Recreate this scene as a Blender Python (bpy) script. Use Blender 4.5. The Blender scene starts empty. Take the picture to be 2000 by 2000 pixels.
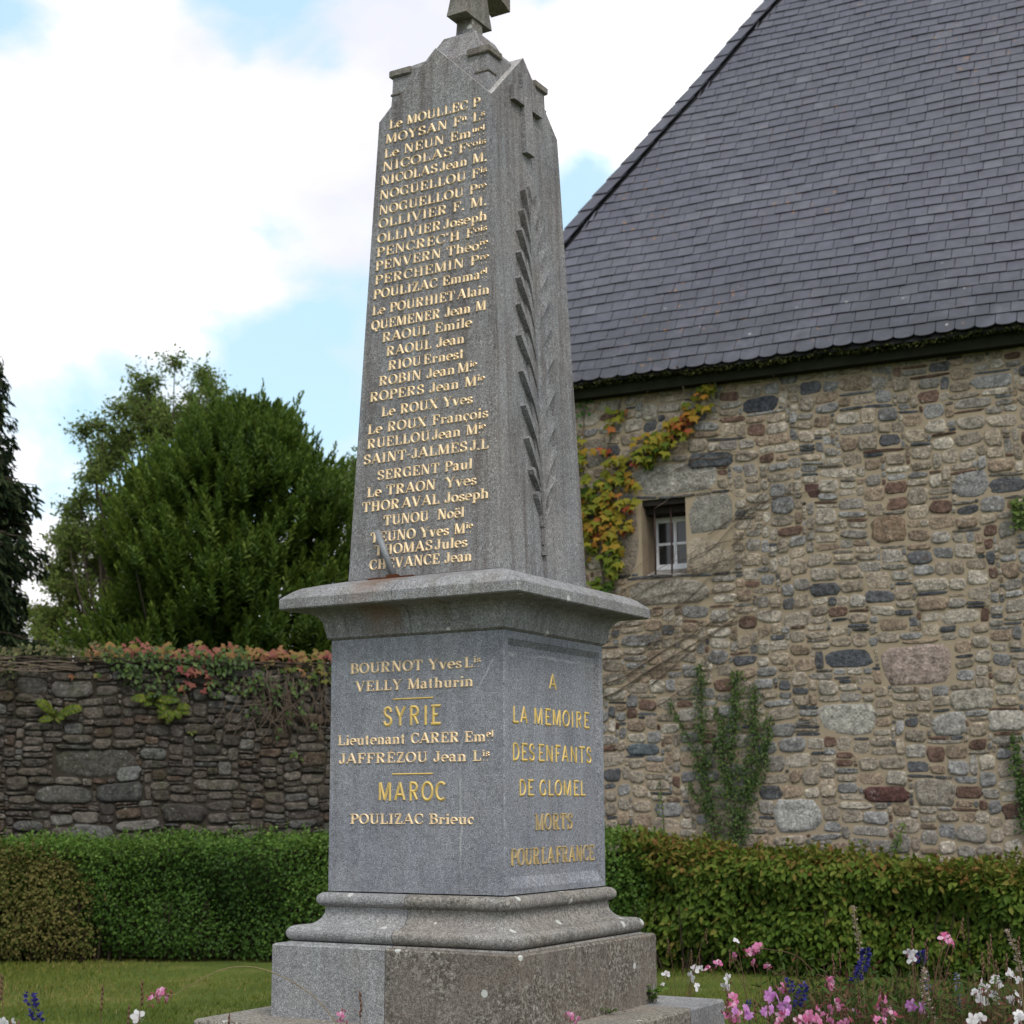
import bpy, bmesh, math, random
import numpy as np
from mathutils import Vector, Matrix

random.seed(11)
RG = np.random.default_rng(11)
S = bpy.context.scene
COL = S.collection
PI = math.pi

# ------------------------------------------------------------------ camera, sky, sun, exposure
FPX, PITCH, ROLL, EYE = 3150.232, math.radians(10.23498), math.radians(-0.29606), 1.55
cp, sp, cr, sr = math.cos(PITCH), math.sin(PITCH), math.cos(ROLL), math.sin(ROLL)
fwd, rgt, upv = Vector((0, cp, sp)), Vector((1, 0, 0)), Vector((0, -sp, cp))
r2 = cr * rgt + sr * upv
u2 = cr * upv - sr * rgt
cam = bpy.data.cameras.new('camera')
cam.sensor_fit = 'HORIZONTAL'; cam.sensor_width = 36.0
cam.lens = 36.0 * FPX / 2000.0
cam.clip_start = 0.1; cam.clip_end = 3000
cam.dof.use_dof = True; cam.dof.focus_distance = 7.6; cam.dof.aperture_fstop = 4.5
camo = bpy.data.objects.new('camera', cam); COL.objects.link(camo)
camo.matrix_world = Matrix(((r2.x, u2.x, -fwd.x, 0), (r2.y, u2.y, -fwd.y, 0), (r2.z, u2.z, -fwd.z, EYE), (0, 0, 0, 1)))
S.camera = camo
S.view_settings.view_transform = 'Standard'; S.view_settings.look = 'None'
S.view_settings.exposure = 0.64; S.view_settings.gamma = 1.0
S.cycles.max_bounces = 6; S.cycles.diffuse_bounces = 3; S.cycles.transparent_max_bounces = 4
S.cycles.use_denoising = True


def ray(px, py):
    a, b = px - 1000, py - 1000
    u = cr * a + sr * b; v = -sr * a + cr * b
    return np.array([u, FPX * cp + v * sp, FPX * sp - v * cp]) / FPX


def at(px, py, Y):
    """world point seen at photograph pixel (px, py), Y metres in front of the camera"""
    r = ray(px, py); P = r * (Y / r[1]); P[2] += EYE
    return P


SUN_EL, SUN_AZ = math.radians(50), math.radians(158)     # azimuth clockwise from +Y
sd = Vector((math.sin(SUN_AZ) * math.cos(SUN_EL), math.cos(SUN_AZ) * math.cos(SUN_EL), math.sin(SUN_EL)))
sun = bpy.data.lights.new('sun', 'SUN'); sun.energy = 1.5; sun.angle = math.radians(24); sun.color = (1, .95, .88)
suno = bpy.data.objects.new('sun', sun); COL.objects.link(suno)
suno.rotation_euler = (-sd).to_track_quat('-Z', 'Y').to_euler(); suno.location = (4, -10, 30)

W = bpy.data.worlds.new('World'); S.world = W; W.use_nodes = True
nt = W.node_tree; nt.nodes.clear()


def nd(t, ty, **kw):
    n = t.nodes.new(ty)
    for k, v in kw.items():
        if k.startswith('i_'):
            n.inputs[int(k[2:]) if k[2:].isdigit() else k[2:].replace('_', ' ')].default_value = v
        else:
            setattr(n, k, v)
    return n


def math_n(t, op, a, b=None, c=None, clamp=False):
    n = t.nodes.new('ShaderNodeMath'); n.operation = op; n.use_clamp = clamp
    for i, x in enumerate((a, b, c)):
        if x is None: continue
        if isinstance(x, (int, float)): n.inputs[i].default_value = x
        else: t.links.new(x, n.inputs[i])
    return n.outputs[0]


def mixc(t, fac, a, b, mode='MIX'):
    n = t.nodes.new('ShaderNodeMix'); n.data_type = 'RGBA'; n.blend_type = mode
    for s, x in ((0, fac), (6, a), (7, b)):
        if isinstance(x, (int, float)): n.inputs[s].default_value = x
        elif isinstance(x, tuple): n.inputs[s].default_value = (*x, 1) if len(x) == 3 else x
        else: t.links.new(x, n.inputs[s])
    return n.outputs[2]


def ramp(t, fac, stops, interp='LINEAR'):
    n = t.nodes.new('ShaderNodeValToRGB'); n.color_ramp.interpolation = interp
    el = n.color_ramp.elements
    while len(el) < len(stops): el.new(.5)
    for e, (p, c) in zip(el, stops):
        e.position = p; e.color = (c, c, c, 1) if isinstance(c, (int, float)) else (*c, 1)
    t.links.new(fac, n.inputs[0])
    return n.outputs[0]


sky = nd(nt, 'ShaderNodeTexSky', sky_type='NISHITA', sun_disc=False, sun_elevation=SUN_EL, sun_rotation=SUN_AZ,
         air_density=1.0, dust_density=1.2, ozone_density=1.5)
tc = nt.nodes.new('ShaderNodeTexCoord')
gen = tc.outputs['Generated']
n1 = nd(nt, 'ShaderNodeTexNoise', i_Scale=6.5, i_Detail=10.0, i_Roughness=.55); n1.inputs['Distortion'].default_value = .25
n2 = nd(nt, 'ShaderNodeTexNoise', i_Scale=4.2, i_Detail=7.0, i_Roughness=.52)
mp = nt.nodes.new('ShaderNodeMapping'); mp.inputs['Scale'].default_value = (1, 1, 1.5); mp.inputs['Location'].default_value = (3.1, 1.7, .4)
nt.links.new(gen, mp.inputs[0]); nt.links.new(mp.outputs[0], n1.inputs['Vector']); nt.links.new(mp.outputs[0], n2.inputs['Vector'])
dens = math_n(nt, 'MULTIPLY_ADD', n1.outputs[0], 4.2, -1.62)
# openings of blue between the clouds, each a direction in the sky with an angular radius
for (px, py, rad, amp) in ((20, 20, 100, .9), (470, -10, 110, .8), (640, 125, 75, .9), (540, 650, 170, .8), (630, 790, 150, .9), (150, 850, 150, 1.15), (250, 700, 90, .5), (110, 260, 60, .35),
                           (395, 560, 80, .5), (1145, 310, 90, .75), (1130, 420, 80, .7), (1300, 60, 55, .5), (1250, 150, 40, .35), (90, 990, 50, .4),
                           (850, 860, 160, .8)):
    d = ray(px, py); d = d / np.linalg.norm(d)
    vm = nd(nt, 'ShaderNodeVectorMath', operation='DISTANCE'); vm.inputs[1].default_value = d
    nt.links.new(gen, vm.inputs[0])
    e = math_n(nt, 'DIVIDE', vm.outputs['Value'], 1.5 * rad / FPX)
    e = math_n(nt, 'SUBTRACT', 1.0, e, clamp=True)
    e = math_n(nt, 'SMOOTHSTEP' if False else 'POWER', e, 1.2)
    dens = math_n(nt, 'MULTIPLY_ADD', e, -amp, dens)
for (px, py, rad, amp) in ((120, 330, 260, .55), (400, 330, 260, .5), (850, 250, 220, .7), (250, 560, 160, .45), (1300, 250, 110, .6), (1080, 120, 180, .6), (620, 470, 160, .4), (60, 690, 90, .3),
                           (60, 1150, 130, .8), (640, 930, 90, .4), (220, 120, 140, .3), (1400, 0, 110, .5)):
    d = ray(px, py); d = d / np.linalg.norm(d)
    vm = nd(nt, 'ShaderNodeVectorMath', operation='DISTANCE'); vm.inputs[1].default_value = d
    nt.links.new(gen, vm.inputs[0])
    e = math_n(nt, 'DIVIDE', vm.outputs['Value'], 1.5 * rad / FPX)
    e = math_n(nt, 'SUBTRACT', 1.0, e, clamp=True)
    dens = math_n(nt, 'MULTIPLY_ADD', e, amp, dens)
cl = ramp(nt, dens, [(.0, 0.03), (.35, .42), (.62, .86), (.9, 1.0)])
cloudcol = ramp(nt, n2.outputs[0], [(.36, (.50, .515, .57)), (.50, (.62, .615, .645)), (.62, (.98, .98, .99))])
cm = nd(nt, 'ShaderNodeMix', data_type='RGBA', blend_type='MULTIPLY'); cm.inputs[0].default_value = 1
nt.links.new(cloudcol, cm.inputs[6]); cm.inputs[7].default_value = (11.6, 11.4, 11.3, 1)
blue = mixc(nt, 1.0, sky.outputs[0], (1.35, 1.5, 1.55), 'MULTIPLY')
blue = mixc(nt, .75, blue, (4.3, 6.1, 7.0))
skyc = mixc(nt, cl, blue, cm.outputs[2])
bg = nd(nt, 'ShaderNodeBackground', i_Strength=.1)
wo = nt.nodes.new('ShaderNodeOutputWorld')
nt.links.new(skyc, bg.inputs[0]); nt.links.new(bg.outputs[0], wo.inputs[0])

# ------------------------------------------------------------------ helpers


def obj(name, me, mat=None, parent=None, **props):
    o = bpy.data.objects.new(name, me); COL.objects.link(o)
    if mat is not None and me is not None: me.materials.append(mat)
    if parent is not None: o.parent = parent
    for k, v in props.items(): o[k] = v
    return o


def thing(name, label, cat, loc=(0, 0, 0), rz=0.0, group=None):
    o = bpy.data.objects.new(name, None); COL.objects.link(o)
    o.empty_display_size = .1
    o.location = loc; o.rotation_euler = (0, 0, rz); o['label'] = label; o['category'] = cat
    if group: o['group'] = group
    return o


def npmesh(name, V, faces, attrs=None, cols=None, smooth=False):
    """V (n,3); faces: list of int arrays (m,k)"""
    me = bpy.data.meshes.new(name)
    V = np.asarray(V, dtype=np.float32)
    faces = [np.asarray(f, dtype=np.int32) for f in faces if len(f)]
    loops = np.concatenate([f.ravel() for f in faces])
    tot = np.concatenate([np.full(len(f), f.shape[1], dtype=np.int32) for f in faces])
    start = np.concatenate([[0], np.cumsum(tot)[:-1]]).astype(np.int32)
    me.vertices.add(len(V)); me.vertices.foreach_set('co', V.ravel())
    me.loops.add(len(loops)); me.loops.foreach_set('vertex_index', loops)
    me.polygons.add(len(tot)); me.polygons.foreach_set('loop_start', start)
    me.polygons.foreach_set('loop_total', tot)
    if smooth: me.polygons.foreach_set('use_smooth', np.ones(len(tot), dtype=bool))
    me.update(calc_edges=True)
    for k, a in (attrs or {}).items():
        at_ = me.attributes.new(k, 'FLOAT', 'POINT'); at_.data.foreach_set('value', np.asarray(a, dtype=np.float32))
    if cols is not None:
        at_ = me.attributes.new('tint', 'FLOAT_COLOR', 'POINT')
        c = np.ones((len(V), 4), dtype=np.float32); c[:, :3] = cols
        at_.data.foreach_set('color', c.ravel())
    me.validate()
    return me


class MB:
    """collects primitive shapes into one mesh"""
    def __init__(s): s.v = []; s.f = []; s.a = []
    def add(s, V, F, a=0.0):
        V = [tuple(float(q) for q in p) for p in V]
        o = len(s.v); s.v += [tuple(p) for p in V]; s.f += [tuple(i + o for i in q) for q in F]
        s.a += [a] * len(V)
    def box(s, x0, x1, y0, y1, z0, z1, a=0.0):
        V = [(x0, y0, z0), (x1, y0, z0), (x1, y1, z0), (x0, y1, z0), (x0, y0, z1), (x1, y0, z1), (x1, y1, z1), (x0, y1, z1)]
        s.add(V, [(0, 3, 2, 1), (4, 5, 6, 7), (0, 1, 5, 4), (1, 2, 6, 5), (2, 3, 7, 6), (3, 0, 4, 7)], a)
    def tube(s, pts, r, n=6, a=0.0):
        pts = [Vector([float(q) for q in p]) for p in pts]
        rs = [float(q) for q in r] if isinstance(r, (list, tuple)) else [float(r)] * len(pts)
        V = []; F = []
        ref = Vector((.31, .17, .93))
        for i, p in enumerate(pts):
            t = (pts[min(i + 1, len(pts) - 1)] - pts[max(i - 1, 0)])
            if t.length < 1e-9: t = Vector((0, 0, 1))
            t.normalize()
            x = t.cross(ref)
            if x.length < .05: x = t.cross(Vector((1, 0, 0)))
            x.normalize(); y = t.cross(x)
            for k in range(n):
                an = 2 * PI * k / n
                V.append(p + rs[i] * (math.cos(an) * x + math.sin(an) * y))
        for i in range(len(pts) - 1):
            for k in range(n):
                F.append((i * n + k, i * n + (k + 1) % n, (i + 1) * n + (k + 1) % n, (i + 1) * n + k))
        F.append(tuple(range(n - 1, -1, -1))); F.append(tuple((len(pts) - 1) * n + k for k in range(n)))
        s.add(V, F, a)
    def mesh(s, name, smooth=False):
        me = bpy.data.meshes.new(name); me.from_pydata(s.v, [], s.f)
        bm = bmesh.new(); bm.from_mesh(me); bmesh.ops.recalc_face_normals(bm, faces=bm.faces); bm.to_mesh(me); bm.free()
        at_ = me.attributes.new('rnd', 'FLOAT', 'POINT'); at_.data.foreach_set('value', np.array(s.a, dtype=np.float32))
        if smooth:
            me.polygons.foreach_set('use_smooth', np.ones(len(me.polygons), dtype=bool))
        me.update()
        return me


def nrm(a): return a / np.maximum(np.linalg.norm(a, axis=-1, keepdims=True), 1e-9)


def scatter(tV, tF, pos, ydir, zdir, scale):
    """copies of a leaf template; ydir = along the leaf, zdir = its upper side"""
    y = nrm(ydir); x = nrm(np.cross(y, zdir)); z = np.cross(x, y)
    tV = np.asarray(tV, dtype=float)
    sc = np.asarray(scale).reshape(-1, 1, 1)
    V = pos[:, None, :] + sc * (tV[None, :, 0:1] * x[:, None, :] + tV[None, :, 1:2] * y[:, None, :] + tV[None, :, 2:3] * z[:, None, :])
    n, k = len(pos), len(tV)
    off = (np.arange(n) * k)[:, None, None]
    F = [(np.asarray(f)[None] + off).reshape(-1, np.asarray(f).shape[1]) for f in tF]
    return V.reshape(-1, 3), F


def leaves(name, tmpl, pos, ydir, zdir, scale, mat, parent, rnd=None):
    V, F = scatter(*tmpl, pos, ydir, zdir, scale)
    r = RG.random(len(pos)) if rnd is None else rnd
    me = npmesh(name, V, F, {'rnd': np.repeat(r, len(tmpl[0]))}, smooth=False)
    return obj(name, me, mat, parent)


def wave(p, seed, freq):
    """cheap smooth noise in about -1..1 on points (n,3)"""
    g = np.random.default_rng(seed); out = np.zeros(len(p)); tot = 0
    for k in range(7):
        w = g.normal(size=3); w = w / np.linalg.norm(w) * freq * (.6 + .35 * k); a = 1 / (1 + .35 * k)
        out += a * np.sin(p @ w + g.random() * 6.28); tot += a
    return out / tot * 1.6


LEAF4 = ([(0, 0, 0), (.2, .45, .07), (0, 1, -.04), (-.2, .45, .07)], [[(0, 1, 2), (0, 2, 3)]])
LEAF4W = ([(0, 0, 0), (.33, .45, .08), (0, 1, -.05), (-.33, .45, .08)], [[(0, 1, 2), (0, 2, 3)]])
LEAF6 = ([(0, 0, 0), (.24, .3, .06), (.22, .65, .05), (0, 1, -.08), (-.22, .65, .05), (-.24, .3, .06)], [[(0, 1, 2, 3), (0, 3, 4, 5)]])
LEAF6N = ([(0, 0, 0), (.13, .3, .04), (.11, .7, .02), (0, 1, -.08), (-.11, .7, .02), (-.13, .3, .04)], [[(0, 1, 2, 3), (0, 3, 4, 5)]])
LEAF6M = ([(0, 0, 0), (.17, .3, .05), (.16, .68, .03), (0, 1, -.08), (-.16, .68, .03), (-.17, .3, .05)], [[(0, 1, 2, 3), (0, 3, 4, 5)]])
VINE = ([(0, .25, .05), (0, 0, 0), (.3, -.12, -.05), (.4, .08, -.02), (.62, .32, -.1), (.3, .45, 0), (.12, .55, .02), (0, 1, -.12), (-.12, .55, .02), (-.3, .45, 0), (-.62, .32, -.1), (-.4, .08, -.02), (-.3, -.12, -.05)],
        [[(0, i, i + 1) for i in range(1, 12)] + [(0, 12, 1)]])


def material(name, rough=.7, spec=.3):
    m = bpy.data.materials.new(name); m.use_nodes = True
    t = m.node_tree; t.nodes.clear()
    b = t.nodes.new('ShaderNodeBsdfPrincipled'); o = t.nodes.new('ShaderNodeOutputMaterial')
    b.inputs['Roughness'].default_value = rough
    b.inputs['Specular IOR Level'].default_value = spec
    t.links.new(b.outputs[0], o.inputs[0])
    return m, t, b, o


def coords(t, scale=(1, 1, 1), kind='Object', loc=(0, 0, 0)):
    c = t.nodes.new('ShaderNodeTexCoord'); mp = t.nodes.new('ShaderNodeMapping')
    mp.inputs['Scale'].default_value = scale; mp.inputs['Location'].default_value = loc
    t.links.new(c.outputs[kind], mp.inputs[0])
    return mp.outputs[0]


def noise(t, vec, scale, detail=4, rough=.55, dist=0):
    n = nd(t, 'ShaderNodeTexNoise', i_Scale=scale, i_Detail=detail, i_Roughness=rough)
    n.inputs['Distortion'].default_value = dist
    t.links.new(vec, n.inputs['Vector'])
    return n.outputs[0]


def voro(t, vec, scale, feat='F1', out='Distance'):
    n = nd(t, 'ShaderNodeTexVoronoi', i_Scale=scale, feature=feat)
    t.links.new(vec, n.inputs['Vector'])
    return n.outputs[out]


def bump(t, b, h, strength=.4, dist=.01):
    n = nd(t, 'ShaderNodeBump', i_Strength=strength, i_Distance=dist)
    t.links.new(h, n.inputs['Height']); t.links.new(n.outputs[0], b.inputs['Normal'])


def attr(t, name, out='Fac'):
    n = t.nodes.new('ShaderNodeAttribute'); n.attribute_name = name
    return n.outputs[out]


def leaf_mat(name, stops, trans=.3, rough=.5, spec=.3):
    m, t, b, o = material(name, min(.9, rough + .15), spec * .45)
    c = ramp(t, attr(t, 'rnd'), stops)
    t.links.new(c, b.inputs['Base Color'])
    tr = t.nodes.new('ShaderNodeBsdfTranslucent'); t.links.new(c, tr.inputs[0])
    mx = nd(t, 'ShaderNodeMixShader', i_0=trans)
    t.links.new(b.outputs[0], mx.inputs[1]); t.links.new(tr.outputs[0], mx.inputs[2]); t.links.new(mx.outputs[0], o.inputs[0])
    return m


def flat_mat(name, col, rough=.7, spec=.3, var=.3, scale=30, metallic=0):
    m, t, b, o = material(name, rough, spec)
    v = coords(t)
    f = noise(t, v, scale, 5)
    c = mixc(t, f, tuple(x * (1 - var) for x in col), tuple(min(1, x * (1 + var)) for x in col))
    t.links.new(c, b.inputs['Base Color']); b.inputs['Metallic'].default_value = metallic
    bump(t, b, f, .2, .004)
    return m


def granite(name, base, warm=0.0, lichen=0.0, streak=0.4, seed=0.0, moss=0.0, rust=False, vein=False):
    """speckled granite; warm = brown staining, lichen = pale and dark crust"""
    m, t, b, o = material(name, .85, .25)
    v = coords(t, loc=(seed, seed * .7, 0))
    grain = noise(t, v, 150, 3, .75)
    c = ramp(t, grain, [(.32, tuple(x * .25 for x in base)), (.44, tuple(x * .82 for x in base)), (.55, tuple(x * 1.06 for x in base)), (.70, tuple(min(1, x * 2.1) for x in base))])
    mid = noise(t, v, 55, 4, .65)
    c = mixc(t, .65, c, ramp(t, mid, [(.3, .55), (.5, .98), (.72, 1.4)]), 'MULTIPLY')
    big = noise(t, v, 3.2, 6, .6, .4)
    c = mixc(t, .8, c, ramp(t, big, [(.3, (.74, .74, .77)), (.5, (1, 1, 1)), (.7, (1.12, 1.1, 1.06))]), 'MULTIPLY')
    sv = coords(t, (9, 9, .45), loc=(seed, 0, 0))
    st = noise(t, sv, 2.0, 5, .6)
    c = mixc(t, math_n(t, 'MULTIPLY', ramp(t, st, [(.45, 0.0), (.68, 1.0)]), streak), c, mixc(t, 1.0, c, (.56, .5, .47), 'MULTIPLY'))
    if warm:
        w = noise(t, v, 2.1, 5, .6, .3)
        c = mixc(t, math_n(t, 'MULTIPLY', ramp(t, w, [(.38, 0.0), (.6, 1.0)]), warm), c, mixc(t, 1.0, c, (.98, .84, .72), 'MULTIPLY'))
    if lichen:
        l1 = noise(t, v, 52, 6, .75)
        zone = ramp(t, noise(t, v, 2.6, 3), [(.36, 0.0), (.52, 1.0)])
        f = math_n(t, 'MULTIPLY', ramp(t, l1, [(.50, 0.0), (.57, .85)]), math_n(t, 'MULTIPLY', zone, lichen))
        c = mixc(t, f, c, (.36, .34, .29))
        l2 = noise(t, v, 66, 6, .75, .5)
        f = math_n(t, 'MULTIPLY', ramp(t, l2, [(.49, 0.0), (.56, .9)]), math_n(t, 'MULTIPLY', zone, lichen))
        c = mixc(t, f, c, (.05, .045, .035))
        sp_ = voro(t, v, 5.5)
        f = ramp(t, sp_, [(.085, 1.0), (.1, 0.0)])
        c = mixc(t, math_n(t, 'MULTIPLY', f, .9), c, (.52, .52, .49))
    if moss:
        l3 = noise(t, v, 7, 6, .7)
        c = mixc(t, math_n(t, 'MULTIPLY', ramp(t, l3, [(.52, 0.0), (.7, 1.0)]), moss), c, (.09, .085, .04))
    if vein:                                               # a pale hairline that wanders down the left-hand face
        sx = t.nodes.new('ShaderNodeSeparateXYZ'); t.links.new(coords(t), sx.inputs[0])
        q = math_n(t, 'MAXIMUM', math_n(t, 'SUBTRACT', sx.outputs[2], 1.75), 0.0)
        u0 = math_n(t, 'MULTIPLY_ADD', math_n(t, 'MULTIPLY', q, q), .85, .262)
        dd = math_n(t, 'ABSOLUTE', math_n(t, 'ADD', math_n(t, 'SUBTRACT', sx.outputs[0], u0), math_n(t, 'MULTIPLY_ADD', noise(t, v, 9, 5, .7), .07, -.035)))
        f = math_n(t, 'MULTIPLY', ramp(t, dd, [(.0015, .65), (.006, 0.0)]), ramp(t, noise(t, v, 7, 3), [(.4, 0.0), (.6, 1.0)]))
        c = mixc(t, f, c, (.50, .50, .50))
    if rust:                                               # brown run-off where the iron strap is let in
        vm = nd(t, 'ShaderNodeVectorMath', operation='DISTANCE'); t.links.new(coords(t, (1, 1, .55)), vm.inputs[0]); vm.inputs[1].default_value = (-.17, -.56, 2.58 * .55)
        e = math_n(t, 'ADD', vm.outputs['Value'], math_n(t, 'MULTIPLY', noise(t, v, 14, 4), .16))
        c = mixc(t, ramp(t, e, [(.12, .75), (.25, 0.0)]), c, (.16, .085, .045))
    t.links.new(c, b.inputs['Base Color'])
    h = math_n(t, 'ADD', grain, math_n(t, 'MULTIPLY', mid, .8))
    bump(t, b, h, .45, .006)
    return m


def masonry_mat(name, gain=1.0, lichen=.5, smear=None, moss=0):
    m, t, b, o = material(name, .9, .2)
    v = coords(t)
    tint = attr(t, 'tint', 'Color')
    g = noise(t, v, 42, 6, .75); g2 = noise(t, v, 11, 6, .65)
    c = mixc(t, 1.0, tint, ramp(t, g, [(.30, .25), (.44, .8), (.56, 1.1), (.70, 2.0)]), 'MULTIPLY')
    c = mixc(t, .9, c, ramp(t, g2, [(.3, .45), (.5, 1.0), (.7, 1.5)]), 'MULTIPLY')
    l = noise(t, v, 24, 6, .75)
    z = ramp(t, noise(t, v, 4.0, 3), [(.4, 0.0), (.62, 1.0)])
    f = math_n(t, 'MULTIPLY', ramp(t, l, [(.57, 0.0), (.63, 1.0)]), math_n(t, 'MULTIPLY', z, lichen))
    c = mixc(t, f, c, (.42 * gain, .41 * gain, .37 * gain))
    rs = noise(t, v, 8, 4, .6)
    c = mixc(t, math_n(t, 'MULTIPLY', ramp(t, rs, [(.6, 0.0), (.72, 1.0)]), .35), c, (.16 * gain, .085 * gain, .05 * gain))
    t.links.new(c, b.inputs['Base Color'])
    if moss:
        mo = math_n(t, 'MULTIPLY', ramp(t, noise(t, v, 3.1, 5, .7), [(.48, 0.0), (.66, 1.0)]), ramp(t, noise(t, v, 30, 5, .7), [(.42, 0.0), (.6, moss)]))
        c = mixc(t, mo, c, (.055, .062, .022))
        t.links.new(c, b.inputs['Base Color'])
    if smear:                                              # joint mortar dragged over the rims of the stones
        e = math_n(t, 'ADD', attr(t, 'edge'), math_n(t, 'MULTIPLY_ADD', noise(t, v, 16, 5, .65), 1.5, -.75))
        c = mixc(t, ramp(t, e, [(.74, 0.0), (1.02, .85)]), c, mixc(t, .6, smear, ramp(t, g, [(.3, .6), (.5, 1.0), (.7, 1.3)]), 'MULTIPLY'))
        t.links.new(c, b.inputs['Base Color'])
    bump(t, b, math_n(t, 'ADD', g, math_n(t, 'MULTIPLY', g2, 2.0)), .9, .022)
    return m


def mortar_mat(name, col, var=.3):
    m, t, b, o = material(name, .95, .1)
    v = coords(t)
    g = noise(t, v, 90, 4, .7); g2 = noise(t, v, 5, 5, .6)
    c = mixc(t, g2, tuple(x * (1 - var) for x in col), tuple(x * (1 + var) for x in col))
    c = mixc(t, .5, c, ramp(t, g, [(.3, .6), (.5, 1.0), (.7, 1.3)]), 'MULTIPLY')
    t.links.new(c, b.inputs['Base Color']); bump(t, b, g, .5, .006)
    return m


# ------------------------------------------------------------------ ground
m_lawn, t, b, o = material('lawn_earth', .95, .1)
v = coords(t)
g = noise(t, v, 1.3, 6, .65); g2 = noise(t, v, 26, 4, .7)
c = ramp(t, g, [(.3, (.045, .070, .014)), (.55, (.085, .110, .022)), (.75, (.16, .14, .05))])
c = mixc(t, .7, c, ramp(t, g2, [(.3, .6), (.7, 1.35)]), 'MULTIPLY')
t.links.new(c, b.inputs['Base Color']); bump(t, b, g2, .6, .02)
gx = np.concatenate([[-900, -200, -60, -20], np.linspace(-10, 10, 41), [20, 60, 200, 900]])
gy = np.concatenate([[-900, -200, -40, -10], np.linspace(-4, 30, 69), [60, 200, 900, 2000]])
XX, YY = np.meshgrid(gx, gy)
ZZ = .02 * np.sin(XX * .9 + 1) * np.sin(YY * .7) * ((YY > 10) & (YY < 17))
gv = np.stack([XX.ravel(), YY.ravel(), ZZ.ravel()], 1)
nx = len(gx); idx = np.arange(len(gy) * nx).reshape(len(gy), nx)
gf = np.stack([idx[:-1, :-1].ravel(), idx[:-1, 1:].ravel(), idx[1:, 1:].ravel(), idx[1:, :-1].ravel()], 1)
obj('lawn', npmesh('lawn', gv, [gf], smooth=True), m_lawn, kind='structure')

m_soil = flat_mat('bed_soil', (.045, .032, .022), .95, .1, .5, 14)
soil = MB()
ring = []
for k in range(40):
    a = 2 * PI * k / 40; rr = 1 + .05 * math.sin(5 * a) + .03 * math.sin(9 * a + 1)
    ring.append((.6 + 3.9 * rr * math.cos(a), 7.3 + 2.6 * rr * math.sin(a), .022))
soil.add(ring + [(.6, 7.3, .05)], [(k, (k + 1) % 40, 40) for k in range(40)])
obj('flower_bed', soil.mesh('flower_bed'), m_soil, kind='structure')

# grass blades on the part of the lawn the camera looks onto
m_grass = leaf_mat('grass_blades', [(0, (.058, .090, .012)), (.4, (.105, .140, .020)), (.72, (.17, .175, .036)), (1, (.32, .25, .10))], .35, .6)
N = 95000
gp = np.stack([RG.uniform(-6.2, 6.2, N), 10.0 + 7.2 * RG.random(N) ** .9, np.zeros(N)], 1)
pat = wave(gp * np.array([1, 1, 0]), 5, 2.0)
hgt = .035 * (1 + .45 * pat) * RG.uniform(.6, 1.4, N)
yd = np.stack([RG.normal(0, .45, N), RG.normal(0, .45, N), np.ones(N)], 1)
zd = np.stack([RG.normal(size=N), RG.normal(size=N), np.full(N, .1)], 1)
rn = np.clip(.42 + .30 * wave(gp, 9, 1.3) + RG.normal(0, .2, N), 0, 1)
BLADE = ([(-.09, 0, 0), (.09, 0, 0), (.05, .6, .05), (0, 1, .2), (-.05, .6, .05)], [[(0, 1, 2, 4)], [(4, 2, 3)]])
gr = leaves('grass', BLADE, gp, yd, zd, hgt, m_grass, None, rn); gr['kind'] = 'stuff'


# ------------------------------------------------------------------ masonry
def layout(W_, H_, cu, cv, sizes, reserved, seed):
    """irregular rubble: rectangles that fill the W_ x H_ field; reserved = list of (s0,s1,z0,z1,colour or None)"""
    g = random.Random(seed)
    nu, nv = int(W_ / cu), int(H_ / cv)
    occ = np.zeros((nv, nu), dtype=bool); out = []
    for (a, b_, c_, d_, col) in reserved:
        i0, i1, j0, j1 = [int(round(q)) for q in (a / cu, b_ / cu, c_ / cv, d_ / cv)]
        occ[max(j0, 0):j1, max(i0, 0):i1] = True
        if col is not None: out.append((a, b_, c_, d_, col))
    for j in range(nv):
        for i in range(nu):
            if occ[j, i]: continue
            w, h = g.choices([q[:2] for q in sizes], [q[2] for q in sizes])[0]
            w = max(1, w + g.choice((-1, 0, 0, 1)))
            ww = 0
            while ww < w and i + ww < nu and not occ[j, i + ww]: ww += 1
            hh = 1
            while hh < h and j + hh < nv and not occ[j + hh, i:i + ww].any(): hh += 1
            if ww <= 1 and hh >= 3: hh = 2
            occ[j:j + hh, i:i + ww] = True
            out.append((i * cu, (i + ww) * cu, j * cv, (j + hh) * cv, None))
    return out


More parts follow.
